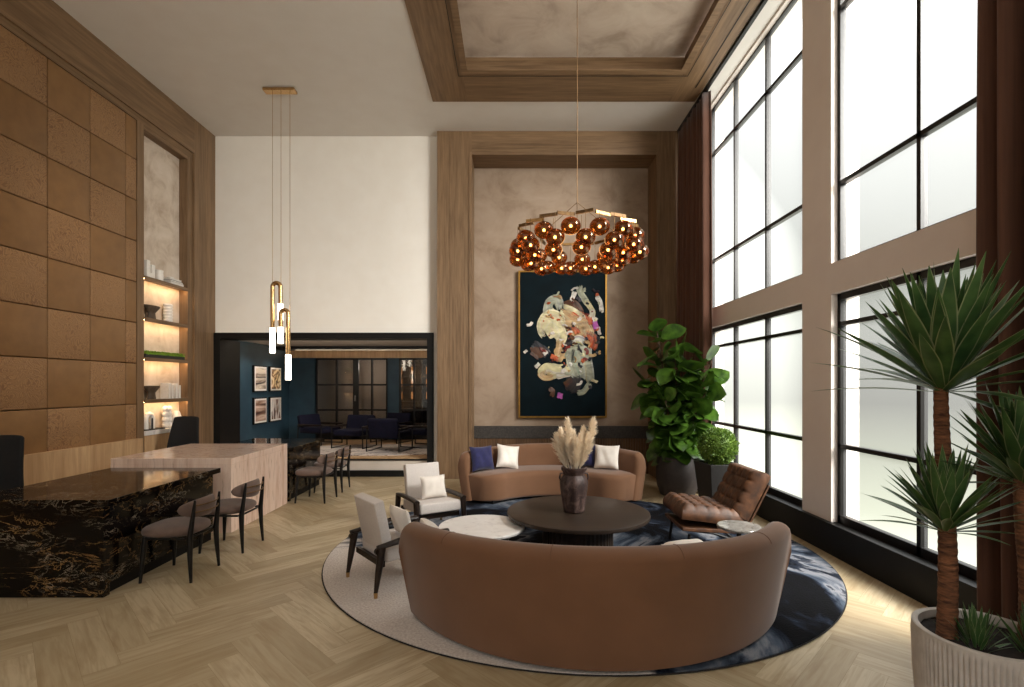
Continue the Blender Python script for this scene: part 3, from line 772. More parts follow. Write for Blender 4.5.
# ------------------------------------------------------------------ dining chairs (facing local +Y)
def make_dining(label, loc, rz, group):
    t_ = thing('dining_chair', label, 'chair', loc, rz, group)
    b = B()
    def fn(u, v):
        a = 2*PI*u; ph = -PI/2+PI*v; c, s = math.cos(a), math.sin(a)
        q = (abs(c)**3.2+abs(s)**3.2)**(-1/3.2); rr = math.cos(ph)**.55
        y = s*q*.225*rr; x = c*q*(.245-.03*(s*q*rr<0)*abs(s*q*rr))*rr
        return (x, y*1.08+.03, .435+.052*math.copysign(abs(math.sin(ph))**.65, ph))
    b.grid(fn, 40, 13, cu=True); b.build('seat', 'velvet_taupe', t_, smooth=True, angle=180)
    b = B(); pts = [(x*.215, y*.20+.005, .385) for x, y in ((-1, -.9), (-.95, .9), (-.6, 1), (.6, 1), (.95, .9), (1, -.9), (.6, -1), (-.6, -1))]
    b.tube(pts, .011, 8, closed=True); b.build('seat_frame', 'metal_black', t_, smooth=True)
    for s in (-1, 1):
        b = B(); b.tube([(s*.20, .19, .40), (s*.207, .197, .30), (s*.225, .215, 0)], [.018, .023, .012], 12); b.build('leg', 'metal_black', t_, smooth=True)
        b = B(); b.tube([(s*.215, -.225, 0), (s*.205, -.21, .22), (s*.20, -.205, .38), (s*.195, -.225, .55), (s*.187, -.245, .72)], [.012, .021, .025, .019, .010], 12); b.build('leg', 'metal_black', t_, smooth=True)
    b = B()
    def bk(u, v):
        th = lerp(-R(68), R(68), u); k = math.sqrt(max(0, 1-(2*u-1)**2)); a = 2*PI*v
        rr = .25+.026*k*math.cos(a); z = .635+(.084*k+.004)*math.sin(a)
        return (rr*math.sin(th)*.98, -rr*math.cos(th)*.86-.03, z)
    b.grid(bk, 33, 14, cv=True, capu=True); b.build('backrest', 'velvet_taupe', t_, smooth=True, angle=180)
    for z in (.60, .66):
        b = B(); b.tube([(x, -.30+.07*(x/.19)**2, z+.01) for x in (-.192, -.14, -.07, 0, .07, .14, .192)], .0055, 8); b.build('back_rail', 'bronze_dark', t_, smooth=True)
    return t_
dc = make_dining('taupe dining chair nearest the camera beside the black marble desk', (-3.05, 4.72, 0), R(90), 'dining chairs along the desks')
dup(dc, 'taupe dining chair in front of the travertine desk, second from the camera', (-3.01, 5.51, 0), R(90))
dup(dc, 'taupe dining chair at the near end of the rear black desk', (-2.95, 7.72, 0), R(86))
dup(dc, 'taupe dining chair at the far end of the rear black desk by the opening', (-2.97, 8.46, 0), R(92))

# ------------------------------------------------------------------ office chairs (facing local +Y)
def make_office(label, loc, rz):
    t_ = thing('office_chair', label, 'office chair', loc, rz, 'black office chairs behind the desks')
    b = B()
    def fn(u, v):
        x = (u*2-1); w = lerp(.25, .175, v**1.2)
        return (x*w, -.22-.16*v+.03*(x*x)+.05*math.sin(v*PI), .46+.78*v-.015*x**4)
    b.grid(fn, 15, 15); o = b.build('backrest', 'black_cloth', t_, smooth=True, angle=180)
    md = o.modifiers.new('thick', 'SOLIDIFY'); md.thickness = .05; md.offset = 0
    md = o.modifiers.new('soft', 'BEVEL'); md.width = .02; md.segments = 3
    b = B(); b.rbox(-.25, .25, -.24, .25, .42, .50, .035); b.build('seat', 'black_cloth', t_, smooth=True)
    b = B(); b.tube([(0, 0, .08), (0, 0, .42)], .028, 12); b.build('gas_lift', 'metal_black', t_, smooth=True)
    for k in range(5):
        a = 2*PI*k/5+.3
        b = B(); b.tube([(0, 0, .10), (.27*math.cos(a), .27*math.sin(a), .065)], [.026, .016], 8); lg = b.build('base_arm', 'metal_black', t_, smooth=True)
        b = B(); b.ell((.27*math.cos(a), .27*math.sin(a), .028), (.028, .028, .028), 12, 8); b.build('caster', 'metal_black', lg, smooth=True)
    return t_
oc = make_office('black office chair behind the foreground marble desk', (-4.93, 4.75, 0), R(-158))
dup(oc, 'black office chair behind the travertine desk near the shelf niche', (-5.05, 7.72, 0), R(-168))

# ------------------------------------------------------------------ lounge furniture beyond the opening
lr = tag(B().lathe([(.01, .001), (1.25, .001), (1.25, .014), (.01, .014)], 64).build('lounge_rug', 'rug_sketch', None, loc=(-2.9, 10.95, FZ)), 'pale rug with dark brushed lines under the navy lounge chairs', 'rug')
lr.scale = (1.6, .72, 1)
def make_navy(label, loc, rz):
    t_ = thing('navy_armchair', label, 'armchair', loc, rz, 'navy chairs in the rear lounge')
    b = B(); b.rbox(-.33, .33, -.28, .33, .27, .40, .04); b.build('seat_cushion', 'navy_cloth', t_, smooth=True)
    b = B(); b.rbox(-.33, .33, -.06, .06, 0, .42, .04, TM((0, -.27, .28), (R(14), 0, 0))); b.build('back_cushion', 'navy_cloth', t_, smooth=True)
    for s in (-1, 1):
        b = B(); b.tube([(s*.36, .32, 0), (s*.36, .32, .46), (s*.36, -.34, .44), (s*.36, -.36, 0), (s*.36, .32, .012)], .014, 8); b.build('side_frame', 'metal_black', t_)
        b = B(); b.rbox(s*.36-.025, s*.36+.025, -.34, .33, .455, .485, .008); b.build('arm', 'walnut', t_)
    return t_
LZ = FZ+.014
nc = make_navy('navy lounge chair seen from behind in the rear lounge', (-2.58, 10.85, LZ), R(-12))
dup(nc, 'navy lounge chair facing left at the right of the rear lounge', (-2.05, 11.55, LZ), R(75))
dup(nc, 'navy lounge chair turned to the camera on the left of the rear lounge', (-3.5, 11.35, LZ), R(170))
dup(nc, 'navy lounge chair beside the blue wall, partly behind the black desk', (-4.5, 12.05, FZ), R(-110))
dup(nc, 'navy lounge chair at the middle of the lounge before the glazed doors', (-2.95, 12.5, FZ), R(160))
def art_print(name, label, yc, zc, mat_, w=.58, h=.585):
    t_ = thing(name, label, 'framed picture', (-5.66, yc, zc-h/2), 0, 'four framed prints on the blue wall')
    b = B(); b.box(.002, .045, -w/2, w/2, 0, h); b.build('frame', 'paint_black', t_, bevel=.004)
    b = B(); b.box(.045, .048, -w/2+.025, w/2-.025, .025, h-.025); b.build('mat_board', 'book_white', t_)
    b = B(); b.box(.048, .050, -w/2+.06, w/2-.06, .06, h-.06); b.build('photograph', mat_, t_)
def printmat(name, stops, sc=(1, 1.5, 4), d=1.2):
    t = NT(name); n_ = t.noise(t.co(sc), 1.5, 5, .5, d); t.bsdf(t.ramp(n_, stops), .5)
printmat('print_pier', [(.38, sr(40, 28, 24)), (.46, sr(110, 88, 76)), (.55, sr(206, 190, 172)), (.7, sr(222, 206, 190))], (1, .7, 5))
printmat('print_dune', [(.36, sr(46, 32, 24)), (.46, sr(150, 110, 70)), (.55, sr(226, 196, 150)), (.7, sr(236, 220, 190))], (1, 3, 3), 2)
printmat('print_field', [(.36, sr(60, 36, 28)), (.47, sr(120, 84, 66)), (.56, sr(206, 180, 160)), (.7, sr(214, 200, 190))], (1, .5, 4), .5)
printmat('print_falls', [(.4, sr(70, 44, 34)), (.47, sr(130, 90, 66)), (.53, sr(220, 210, 202)), (.7, sr(170, 160, 154))], (1, 5, 1.2), 1.5)
for nm, lb, y_, z_, m_ in (('framed_print', 'framed print of a dark jetty, upper left of four on the blue wall', 11.44, 1.867, 'print_pier'), ('framed_print', 'framed print of golden dunes, upper right of four on the blue wall', 12.18, 1.867, 'print_dune'),
                       ('framed_print', 'framed print of a brown field under pale sky, lower left of four', 11.44, 1.155, 'print_field'), ('framed_print', 'framed print of a pale waterfall, lower right of four', 12.18, 1.155, 'print_falls')):
    art_print(nm, lb, y_, z_, m_)

# ------------------------------------------------------------------ things on the niche shelves
SX = -5.672
T0, T1, T2, T3, T4 = 3.402, 2.77, 2.16, 1.51, 1.03
t_ = B(); t_.rbox(-.07, .07, -.035, .035, 0, .26, .008); t_.rbox(-.07, .07, .075, .145, 0, .21, .008); t_.rbox(-.07, .07, .02, .09, 0, .07, .008)
tag(t_.build('sculpture', 'ceramic_white', None, True, loc=(SX, 7.90, T0)), 'white stepped block sculpture at the left of the top shelf', 'sculpture')
b = B(); b.lathe([(.06, 0), (.068, .01), (.062, .05), (.068, .09), (.062, .13), (.066, .17), (.05, .175), (.05, .02)], 28, capt=False)
tag(b.build('vase', 'ceramic_white', None, True, loc=(SX, 8.22, T0)), 'white ribbed cylinder vase on the top shelf', 'vase')
def book(label, loc, sx, sy, sz, rz, cover, group):
    t_ = thing('book', label, 'book', loc, rz, group)
    b = B(); b.box(-sx/2, sx/2, -sy/2, sy/2, 0, .005); b.box(-sx/2, sx/2, -sy/2, sy/2, sz-.005, sz); b.box(-sx/2, -sx/2+.005, -sy/2, sy/2, .005, sz-.005); b.build('cover', cover, t_)
    b = B(); b.box(-sx/2+.005, sx/2-.006, -sy/2+.006, sy/2-.006, .005, sz-.005); b.build('pages', 'book_white', t_)
book('white book at the bottom of the stack on the top shelf', (SX, 8.58, T0), .14, .34, .04, 0, 'book_white', 'books on the top shelf')
book('dark book in the middle of the stack on the top shelf', (SX, 8.58, T0+.04), .13, .32, .03, .03, 'book_dark', 'books on the top shelf')
book('pale book at the top of the stack on the top shelf', (SX, 8.56, T0+.07), .12, .28, .03, -.03, 'book_white', 'books on the top shelf')
b = B(); b.tube([(.035*math.cos(a), .05*math.sin(a), .012) for a in [2*PI*i/20 for i in range(20)]], .012, 8, closed=True)
tag(b.build('ring_ornament', 'ceramic_white', None, True, loc=(SX, 8.5, T0+.10)), 'small white ring ornament on top of the stacked books', 'ornament')
def bowl(label, y, z):
    b = B(); b.lathe([(.085, 0), (.088, .01), (.078, .06), (.072, .10), (.10, .13), (.155, .18), (.168, .21), (.16, .212), (.14, .18), (.06, .135)], 40, capt=False, sx=.42)
    b.v = [(x*(1+.02*math.cos(24*math.atan2(y_, x+1e-9))), y_*(1+.02*math.cos(24*math.atan2(y_, x+1e-9))), z_) for x, y_, z_ in b.v]
    tag(b.build('pedestal_bowl', 'bowl_clay', None, True, loc=(SX, y, z)), label, 'bowl', 'brown pedestal bowls in the niche')
bowl('brown fluted pedestal bowl on the second shelf beside the white ribbed vase', 8.06, T1)
bowl('brown fluted pedestal bowl on the fourth shelf of the niche', 8.06, T3)
b = B(); pr = [(.07, 0)]
for i in range(6): pr += [(.062, .05*i+.005), (.074, .05*i+.025), (.062, .05*i+.045)]
b.lathe(pr+[(.06, .30)], 28); tag(b.build('vase', 'ceramic_white', None, True, loc=(SX, 8.44, T1)), 'tall white stacked ring vase on the second shelf', 'vase')
# moss tray
mt = thing('moss_planter', 'low black trough of bright green moss on the third shelf', 'planter', (SX, 8.30, T2))
b = B(); b.box(-.07, .07, -.47, .47, 0, .055); b.build('trough', 'planter_black', mt, bevel=.004)
b = B(); rnd = random.Random(5)
for i in range(1500):
    x, y = rnd.uniform(-.066, .072), rnd.uniform(-.465, .465); z = .05+rnd.uniform(0, .055); a = rnd.uniform(0, 6.28); r = rnd.uniform(.012, .024)
    d = Vector((math.cos(a)*r, math.sin(a)*r, rnd.uniform(0, .014))); s_ = Vector((-math.sin(a)*r*.5, math.cos(a)*r*.5, rnd.uniform(-.004, .006))); p = Vector((x, y, z))
    b.add([p-d, p+s_, p+d, p-s_], [(0, 1, 2, 3)])
b.box(-.075, .075, -.46, .46, .05, .075)
b.build('moss', 'moss_leaf', mt)
for i, (y, h, w) in enumerate(((8.38, .26, .045), (8.46, .24, .04), (8.56, .25, .05), (8.64, .22, .04))):
    t_ = thing('book', 'white standing book, %s from the bowl on the fourth shelf' % ('first', 'second', 'third', 'fourth')[i], 'book', (SX, y, T3), 0, 'white books standing on the fourth shelf')
    b = B(); b.box(-.07, .07, -w/2, -w/2+.004, 0, h); b.box(-.07, .07, w/2-.004, w/2, 0, h); b.box(-.07, -.066, -w/2+.004, w/2-.004, 0, h); b.build('cover', 'book_white', t_)
    b = B(); b.box(-.066, .065, -w/2+.004, w/2-.004, .004, h-.006); b.build('pages', 'ceramic_white', t_)
tr = B(); tr.rbox(-.07, .075, -.22, .22, 0, .02, .006); tag(tr.build('tray', 'planter_black', None, True, loc=(SX, 8.05, T4)), 'black tray on the bottom ledge of the niche', 'tray')
ar = B(); ar.tube([(0, -.07, 0), (0, -.07, .17), (0, -.05, .215), (0, 0, .235), (0, .05, .215), (0, .07, .17), (0, .07, 0)], .038, 12)
tag(ar.build('sculpture', 'ceramic_white', None, True, loc=(SX, 8.0, T4+.02)), 'white arch sculpture standing on the black tray', 'sculpture')
b = B(); b.tube([(0, 0, 0), (0, 0, .15), (.0, .0, .17)], [.014, .012, .008], 8)
tag(b.build('candlestick', 'planter_black', None, True, loc=(SX+.058, 7.99, T4+.02)), 'small dark stick standing before the white arch on the tray', 'candlestick')
b = B()
for k in range(4):
    for s in (-1, 1): b.ell((0, s*.045, .055+.085*k), (.046, .055, .052), 14, 10)
tag(b.build('sculpture', 'ceramic_white', None, True, loc=(SX, 8.42, T4)), 'white bubbly sculpture on the bottom ledge beside the black office chair', 'sculpture')
b = B(); b.lathe([(.06, 0), (.085, .08), (.09, .16), (.06, .25), (.04, .27), (.035, .25)], 28, capt=False, sx=.8); tag(b.build('vase', 'ceramic_white', None, True, loc=(SX, 8.65, T4)), 'rounded white vase at the far end of the bottom ledge', 'vase')

# ------------------------------------------------------------------ painting
pt_ = thing('painting', 'tall dark teal abstract painting with pale impasto strokes in a gold frame', 'painting', (.985, PYB, 1.095))
PW, PH = 1.72, 2.86
b = B(); ring3 = []
for x0, x1, z0, z1 in ((-PW/2, -PW/2+.03, 0, PH), (PW/2-.03, PW/2, 0, PH), (-PW/2+.03, PW/2-.03, 0, .03), (-PW/2+.03, PW/2-.03, PH-.03, PH)): b.box(x0, x1, -.085, -.001, z0, z1)
b.build('frame', 'frame_gold', pt_)
b = B(); b.box(-PW/2+.03, PW/2-.03, -.06, -.002, .03, PH-.03); CANV = b
rnd = random.Random(11)
PC = {}
def pmat(c):
    k = 'paint_%d_%d_%d' % c
    if k not in MATS: noisy(k, sr(*c), sr(*[int(x*.62) for x in c]), ns=3.5, detail=4, lo=.3, hi=.7, rough=.45, scale=(1, 1, 2), bstr=.3, dist=1)
    return k
b = CANV; pm_ = ['canvas_teal']
def blob(px, py, rx, ry, ang, c, lift):
    # px, py: fractions of the canvas from its upper left corner
    m = pmat(c)
    if m not in pm_: pm_.append(m)
    b.cur = pm_.index(m)
    n = 44; vs = []; cx, cz = -PW/2+px*PW, PH-py*PH; a1, a2, a3 = rnd.uniform(0, 6), rnd.uniform(0, 6), rnd.uniform(0, 6)
    y0 = -.0605-lift*.0012
    for rr, yy in ((1, 0), (.82, -.004), (.3, -.0055)):
        for i in range(n):
            a = 2*PI*i/n; w = rr*(1+.13*math.sin(2*a+a1)+.10*math.sin(3*a+a2)+.07*math.sin(7*a+a3))
            x, z = math.cos(a)*rx*w, math.sin(a)*ry*w
            vs.append((cx+x*math.cos(ang)-z*math.sin(ang), y0+yy, cz+x*math.sin(ang)+z*math.cos(ang)))
    fs = [(k*n+i, k*n+(i+1) % n, (k+1)*n+(i+1) % n, (k+1)*n+i) for k in range(2) for i in range(n)]+[tuple(2*n+i for i in range(n))]
    b.add(vs, fs)
CR, OC, GY, OR, RD, DK, PK, WH, BR, SG = (214, 200, 160), (196, 160, 110), (170, 172, 150), (190, 86, 40), (120, 34, 20), (14, 14, 18), (206, 110, 190), (226, 220, 208), (92, 58, 40), (120, 122, 92)
def stroke(pts, w, pal, lift, K=8):
    # a brush stroke: K bristle tracks beside each other along a smooth path
    P = [Vector((-PW/2+x*PW, 0, PH-y*PH)) for x, y in pts]
    def ev(q):
        n = len(P)-1; x = q*n; i = min(n-1, int(x)); f = x-i
        p0, p1, p2, p3 = P[max(i-1, 0)], P[i], P[i+1], P[min(i+2, n)]
        return .5*((2*p1)+(p2-p0)*f+(2*p0-5*p1+4*p2-p3)*f*f+(3*p1-p0-3*p2+p3)*f**3)
    W_ = w*PW
    for k in range(K):
        if k == 0: mc = pal[0]
        oc = rnd.choice(pal); f_ = rnd.uniform(0, .55)**1.5
        c = pmat(tuple(int(round(lerp(a_, b_, f_)/12))*12 for a_, b_ in zip(mc, oc)))
        if c not in pm_: pm_.append(c)
        b.cur = pm_.index(c); o = (k+.5)/K-.5; hw = W_/K*.62
        q0, q1 = rnd.uniform(0, .10), 1-rnd.uniform(0, .14); N_ = 16; vs = []
        y0 = -.0605-lift*.0016-rnd.uniform(0, .0012)
        for i in range(N_+1):
            q = lerp(q0, q1, i/N_); p = ev(q); d = (ev(min(1, q+.02))-ev(max(0, q-.02))).normalized(); nrm = Vector((-d.z, 0, d.x))
            taper = min(1, (i+.6)/2.5)*min(1, (N_-i+.6)/2.5); ww = W_*o*(1+.12*math.sin(q*7+k*.3))*(.75+.25*taper)
            cpt = p+nrm*ww; e = hw*taper*(1+.25*math.sin(q*11+k))
            vs += [(cpt.x-nrm.x*e, y0, cpt.z-nrm.z*e), (cpt.x, y0-.004, cpt.z), (cpt.x+nrm.x*e, y0, cpt.z+nrm.z*e)]
        b.add(vs, [(3*i+m, 3*i+m+1, 3*i+m+4, 3*i+m+3) for i in range(N_) for m in range(2)])
CRM, TAN, GRN, ORG, INK, WHT = [CR, CR, WH, OC], [OC, CR, OC, (168, 128, 84)], [GY, SG, (150, 156, 130), CR], [OR, RD, (210, 120, 70)], [DK, BR, (34, 28, 34)], [WH, WH, GY]
for q_ in ((.40, .37, .20, .34, .2, CR), (.62, .36, .26, .22, -.6, OC), (.70, .62, .22, .42, .1, GY), (.42, .68, .30, .13, .05, CR), (.24, .55, .18, .12, -.4, BR), (.54, .50, .22, .12, .2, (44, 30, 28)), (.80, .36, .12, .18, .2, RD), (.60, .76, .16, .14, .4, (40, 26, 26)), (.48, .56, .14, .18, .1, OC)): blob(*q_[:2], q_[2]*.9, q_[3]*1.0, *q_[4:], -.5)
for n_, (pts, w, pal) in enumerate((
    ([(.16, .49), (.25, .53), (.34, .58)], .10, INK), ([(.14, .55), (.24, .60)], .05, [BR, OC, DK]), ([(.44, .52), (.56, .50), (.68, .46)], .10, INK),
    ([(.62, .70), (.66, .76), (.57, .83)], .12, INK), ([(.52, .78), (.62, .74)], .08, [BR, DK, RD]),
    ([(.50, .24), (.62, .22), (.72, .30)], .08, [BR, RD, DK]), ([(.56, .32), (.68, .30), (.84, .36)], .09, ORG), ([(.74, .42), (.85, .46), (.82, .55)], .10, ORG+[DK]),
    ([(.32, .33), (.34, .22), (.44, .20), (.47, .27)], .10, GRN), ([(.47, .26), (.60, .33), (.74, .38), (.79, .46)], .15, TAN), ([(.50, .24), (.64, .27), (.76, .33)], .05, CRM),
    ([(.31, .45), (.26, .37), (.34, .30), (.46, .33), (.48, .42)], .12, CRM), ([(.30, .42), (.38, .36), (.46, .44)], .16, CRM), ([(.44, .36), (.50, .43), (.46, .50)], .10, CRM), ([(.48, .46), (.46, .55), (.42, .62)], .08, TAN),
    ([(.56, .44), (.62, .39), (.70, .43)], .05, ORG), ([(.60, .48), (.68, .46), (.76, .49)], .07, [WH, DK, GY]),
    ([(.54, .60), (.60, .53), (.72, .52)], .07, GRN), ([(.64, .54), (.62, .62), (.68, .72)], .16, GRN+WHT), ([(.77, .52), (.78, .64), (.80, .76)], .12, GRN+CRM), ([(.82, .76), (.74, .82), (.66, .83)], .06, GRN+WHT), ([(.62, .53), (.61, .63)], .03, [DK, GY]),
    ([(.25, .71), (.32, .66), (.44, .68), (.60, .66)], .12, CRM), ([(.26, .68), (.30, .72), (.40, .71)], .10, TAN), ([(.42, .72), (.52, .71), (.60, .70)], .06, WHT+[OC]), ([(.36, .58), (.46, .60)], .05, ORG),
    ([(.69, .10), (.71, .16), (.80, .24)], .07, GRN), ([(.64, .14), (.60, .21)], .05, WHT+[SG]), ([(.76, .20), (.84, .28), (.80, .33)], .06, CRM), ([(.88, .17), (.93, .22), (.94, .29)], .05, WHT),
    ([(.84, .26), (.83, .33)], .06, WHT), ([(.86, .34), (.88, .40)], .06, [PK, PK, (170, 70, 160)]), ([(.90, .38), (.92, .44)], .04, WHT), ([(.80, .31), (.82, .37)], .05, ORG),
    ([(.06, .56), (.10, .54)], .03, WHT), ([(.19, .66), (.24, .63)], .04, WHT+[OC]), ([(.28, .57), (.33, .55)], .04, WHT), ([(.46, .87), (.48, .83)], .06, [PK, (226, 170, 214), PK]), ([(.34, .80), (.39, .82), (.37, .86)], .05, [BR, (90, 60, 80)]), ([(.82, .74), (.90, .76)], .03, CRM))):
    stroke(pts, w, pal, n_*.22, 5 if w < .06 else 9)
for i in range(70):
    px = min(.92, max(.12, rnd.gauss(.62, .17))); py = min(.80, max(.14, rnd.gauss(.45, .15))); a_ = rnd.uniform(0, 6.28); l_ = rnd.uniform(.02, .06)
    pal = rnd.choice((WHT, WHT, ORG, INK, INK, TAN, CRM, [RD, OR, DK], [BR, DK, OC]))
    stroke([(px, py), (px+l_*math.cos(a_), py+l_*.5*math.sin(a_)), (px+1.8*l_*math.cos(a_+.4), py+.9*l_*math.sin(a_+.4))], rnd.uniform(.012, .035), [rnd.choice(pal)], 9+i*.05, 3)
for i in range(26):
    px = min(.95, max(.08, rnd.gauss(.60, .2))); py = min(.8, max(.12, rnd.gauss(.46, .16)))
    blob(px, py, rnd.uniform(.01, .03), rnd.uniform(.012, .045), rnd.uniform(0, 3), rnd.choice((WH, OR, RD, DK, DK, CR, OC, BR)), 9+i*.1)
b.build('canvas', pm_, pt_, smooth=True, angle=35)

# ------------------------------------------------------------------ chandelier
CX, CY, CZ = .70, 5.50, 3.40
ch = thing('chandelier', 'round chandelier of amber glass globes hanging on a long brass cable', 'chandelier', (CX, CY, ZC+.2))
dz = CZ-(ZC+.2)
b = B(); b.tube([(0, 0, 0), (0, 0, dz+.02)], .0045, 8); b.build('cable', 'bronze_dark', ch, smooth=True)
b = B(); b.lathe([(.09, -.035), (.09, 0)], 32); b.build('ceiling_rose', 'brass', ch)
nz_ = 20; rnd = random.Random(21)
b = B()
for k in range(3): a = 2*PI*k/3+.4; b.tube([(0, 0, dz+.30), (.30*math.cos(a), .30*math.sin(a), dz+.13), (.56*math.cos(a), .56*math.sin(a), dz)], .0035, 6)
b.build('hanger', 'bronze_dark', ch)
for i in range(nz_):
    a = 2*PI*i/nz_; b = B()
    M = TM((.58*math.cos(a), .58*math.sin(a), dz+.01*(i % 2)), (0, 0, a+PI/2+rnd.choice((-.55, -.2, .25, .6))))
    b.box(-.092, .092, -.010, .010, -.015, .015, M); b.build('ring_plate', rnd.choice(('bronze_plate', 'bronze_plate', 'bronze_dark')), ch)
def globe(x, y, z, r, idx):
    b = B(); b.ell((x, y, z), (r, r, r*.86), 24, 16); g = b.build('globe', 'amber_glass', ch, smooth=True, angle=180)
    b = B(); b.ell((x, y, z), .014, 10, 8); b.build('bulb', 'bulb_glow', g, smooth=True)
    b = B(); b.tube([(x, y, z+.02), (x, y, dz)], .003, 6); b.build('stem', 'bronze_dark', g)
for (rad, n, z, r, off) in ((.62, 14, -.15, .097, 0), (.655, 14, -.26, .094, .22), (.50, 11, -.315, .090, .1)):
    for i in range(n):
        a = 2*PI*i/n+off; globe(rad*math.cos(a), rad*math.sin(a), dz+z+rnd.uniform(-.02, .02), r, i)

# ------------------------------------------------------------------ brass pendant group
pc = thing('pendant_lamp', 'brass multi pendant of hooked tubes with glowing ends above the desks', 'pendant lamp', (-3.67, 8.1, ZC))
b = B(); b.rbox(-.25, .25, -.07, .07, -.045, 0, .01); b.build('canopy', 'brass', pc)
S8 = 8.1/512
def wx(px): return (px-512)*S8+3.67
def wz(py): return 1.75-(py-384)*S8-ZC
b = B(); b.tube([(wx(272.5), 0, -.04), (wx(272.5), 0, wz(288))], .0035, 6); b.tube([(wx(281), 0, -.04), (wx(281), 0, wz(300))], .0035, 6); b.tube([(wx(290.5), -.02, -.04), (wx(290.5), -.02, wz(318))], .0035, 6)
b.build('cable', 'brass', pc)
def hook(x0, x1, ytop, yl, yr, gl, gr, dy):
    b = B(); c = (wx(x0)+wx(x1))/2; r = (wx(x1)-wx(x0))/2; zt = wz(ytop)-r-.03
    pts = [(wx(x0), dy, wz(yl))]+[(c-r*math.cos(PI*i/12), dy, zt+r*math.sin(PI*i/12)) for i in range(13)]+[(wx(x1), dy, wz(yr))]
    b.tube(pts, .033, 14); h_ = b.build('hook_tube', 'brass', pc, smooth=True)
    for x, ya, yb in ((x0, yl, gl), (x1, yr, gr)):
        b = B(); b.tube([(wx(x), dy, wz(ya)), (wx(x), dy, wz(yb))], .042, 14); g = b.build('glowing_tube', 'tube_glow', h_, smooth=True)
hook(272.5, 280.5, 281, 328, 304, 353, 320, 0)
hook(283.5, 291, 309, 328, 355, 344, 380, -.10)
b = B(); b.tube([(wx(276.5), .12, wz(305)), (wx(276.5), .12, wz(320))], .03, 12); b.build('short_tube', 'brass', pc, smooth=True)

# ------------------------------------------------------------------ plants
def leaf(b, base, d, up, ln, w, prof, droop, fold=.15, n=7, rim=None):
    d = d.normalized(); s = d.cross(up)
    if s.length < 1e-3: s = Vector((1, 0, 0))
    s.normalize(); u = s.cross(d).normalized(); o = len(b.v); p = Vector(base); vs = []; st_ = ln/n; rl = []
    for i in range(n+1):
        q = i/n; ww = w*prof(q)
        vs += [p-s*ww+u*ww*fold, p-s*ww*.8+u*ww*fold*.8, p, p+s*ww*.8+u*ww*fold*.8, p+s*ww+u*ww*fold]; rl += [1, 0, 0, 0, 1]
        d = (d+Vector((0, 0, -1))*droop/n).normalized(); u = s.cross(d).normalized(); p = p+d*st_
    b.add(vs, [(5*i+k, 5*i+k+1, 5*i+k+6, 5*i+k+5) for i in range(n) for k in range(4)])
    if rim: b.rim = (b.rim or [])+rl
def p_fig(q): return max(.02, math.sin(PI*min(1, q**.8*.97+.03))**.7*(.62+.5*q))
def p_yuc(q): return max(.015, (.42+1.25*q)*.8 if q < .42 else .76*max(0, 1-((q-.42)/.58)**1.7))
# fiddle leaf fig
ff = thing('fiddle_leaf_fig', 'tall fiddle leaf fig in a round charcoal pot in the far corner', 'potted plant', (2.60, 8.05, 0))
b = B(); b.lathe([(.20, 0), (.26, .02), (.31, .16), (.33, .32), (.325, .46), (.30, .60), (.285, .62), (.265, .60), (.27, .54)], 48, capt=False); b.build('pot', 'pot_charcoal', ff, smooth=True)
b = B(); b.lathe([(.02, .548), (.275, .55)], 40); b.build('soil', 'soil', ff)
rnd = random.Random(4); b = B(); lv = B()
stems = [((-.05, 0), (-.36, -.1, 2.72)), ((.05, .03), (.10, 0, 2.45)), ((0, -.06), (.42, -.35, 2.25)), ((-.06, .05), (-.46, .05, 1.9)), ((.06, -.04), (.28, -.45, 1.75)), ((.02, .0), (-.12, -.25, 2.3)), ((-.02, -.05), (-.30, -.35, 1.6))]
for (bx, by), (tx, ty, tz) in stems:
    P = [Vector((lerp(bx, tx, q**1.3), lerp(by, ty, q**1.3), lerp(.54, tz-.1, q))) for q in [i/8 for i in range(9)]]
    b.tube(P, [.022-.0019*i for i in range(9)], 8)
    nl = 38
    for i in range(nl):
        q = .12+.88*i/nl; x = q*8; k = min(7, int(x)); p = P[k].lerp(P[k+1], x-k)
        a = i*2.4+rnd.uniform(-.4, .4); el = rnd.uniform(-.6, .8)+(.5 if q > .93 else 0)
        d = Vector((math.cos(a)*math.cos(el), math.sin(a)*math.cos(el), math.sin(el))); ln = rnd.uniform(.26, .42)
        if p.x+d.x*ln*1.3 > .66 or p.x+d.x*ln*1.2 > .34 and p.y+d.y*ln > -.15 or p.y+d.y*ln*1.3 > 1.1: d.x = -abs(d.x)*.4; ln *= .8
        st0 = p+d*.06; b.tube([p, st0], .005, 5)
        leaf(lv, st0, d, Vector((d.x*.9+rnd.uniform(-.6, .6), d.y*.9-.35+rnd.uniform(-.5, .5), .55)), ln, ln*.44, p_fig, rnd.uniform(.2, .8), .22)
for i in range(34):   # low leaves spilling over the pot
    a = rnd.uniform(0, 6.28); el = rnd.uniform(-.1, .5); d = Vector((math.cos(a)*math.cos(el), math.sin(a)*math.cos(el), math.sin(el)))
    p = Vector((rnd.uniform(-.16, .16), rnd.uniform(-.16, .12), rnd.uniform(.68, 1.1)))
    leaf(lv, p, d, Vector((d.x*.8, d.y*.8-.4, .5)), rnd.uniform(.22, .32), .10, p_fig, rnd.uniform(.8, 1.6), .18)
b.build('stems', 'stem_brown', ff, smooth=True); lv.build('foliage', 'fig_leaf', ff, smooth=True, angle=180)
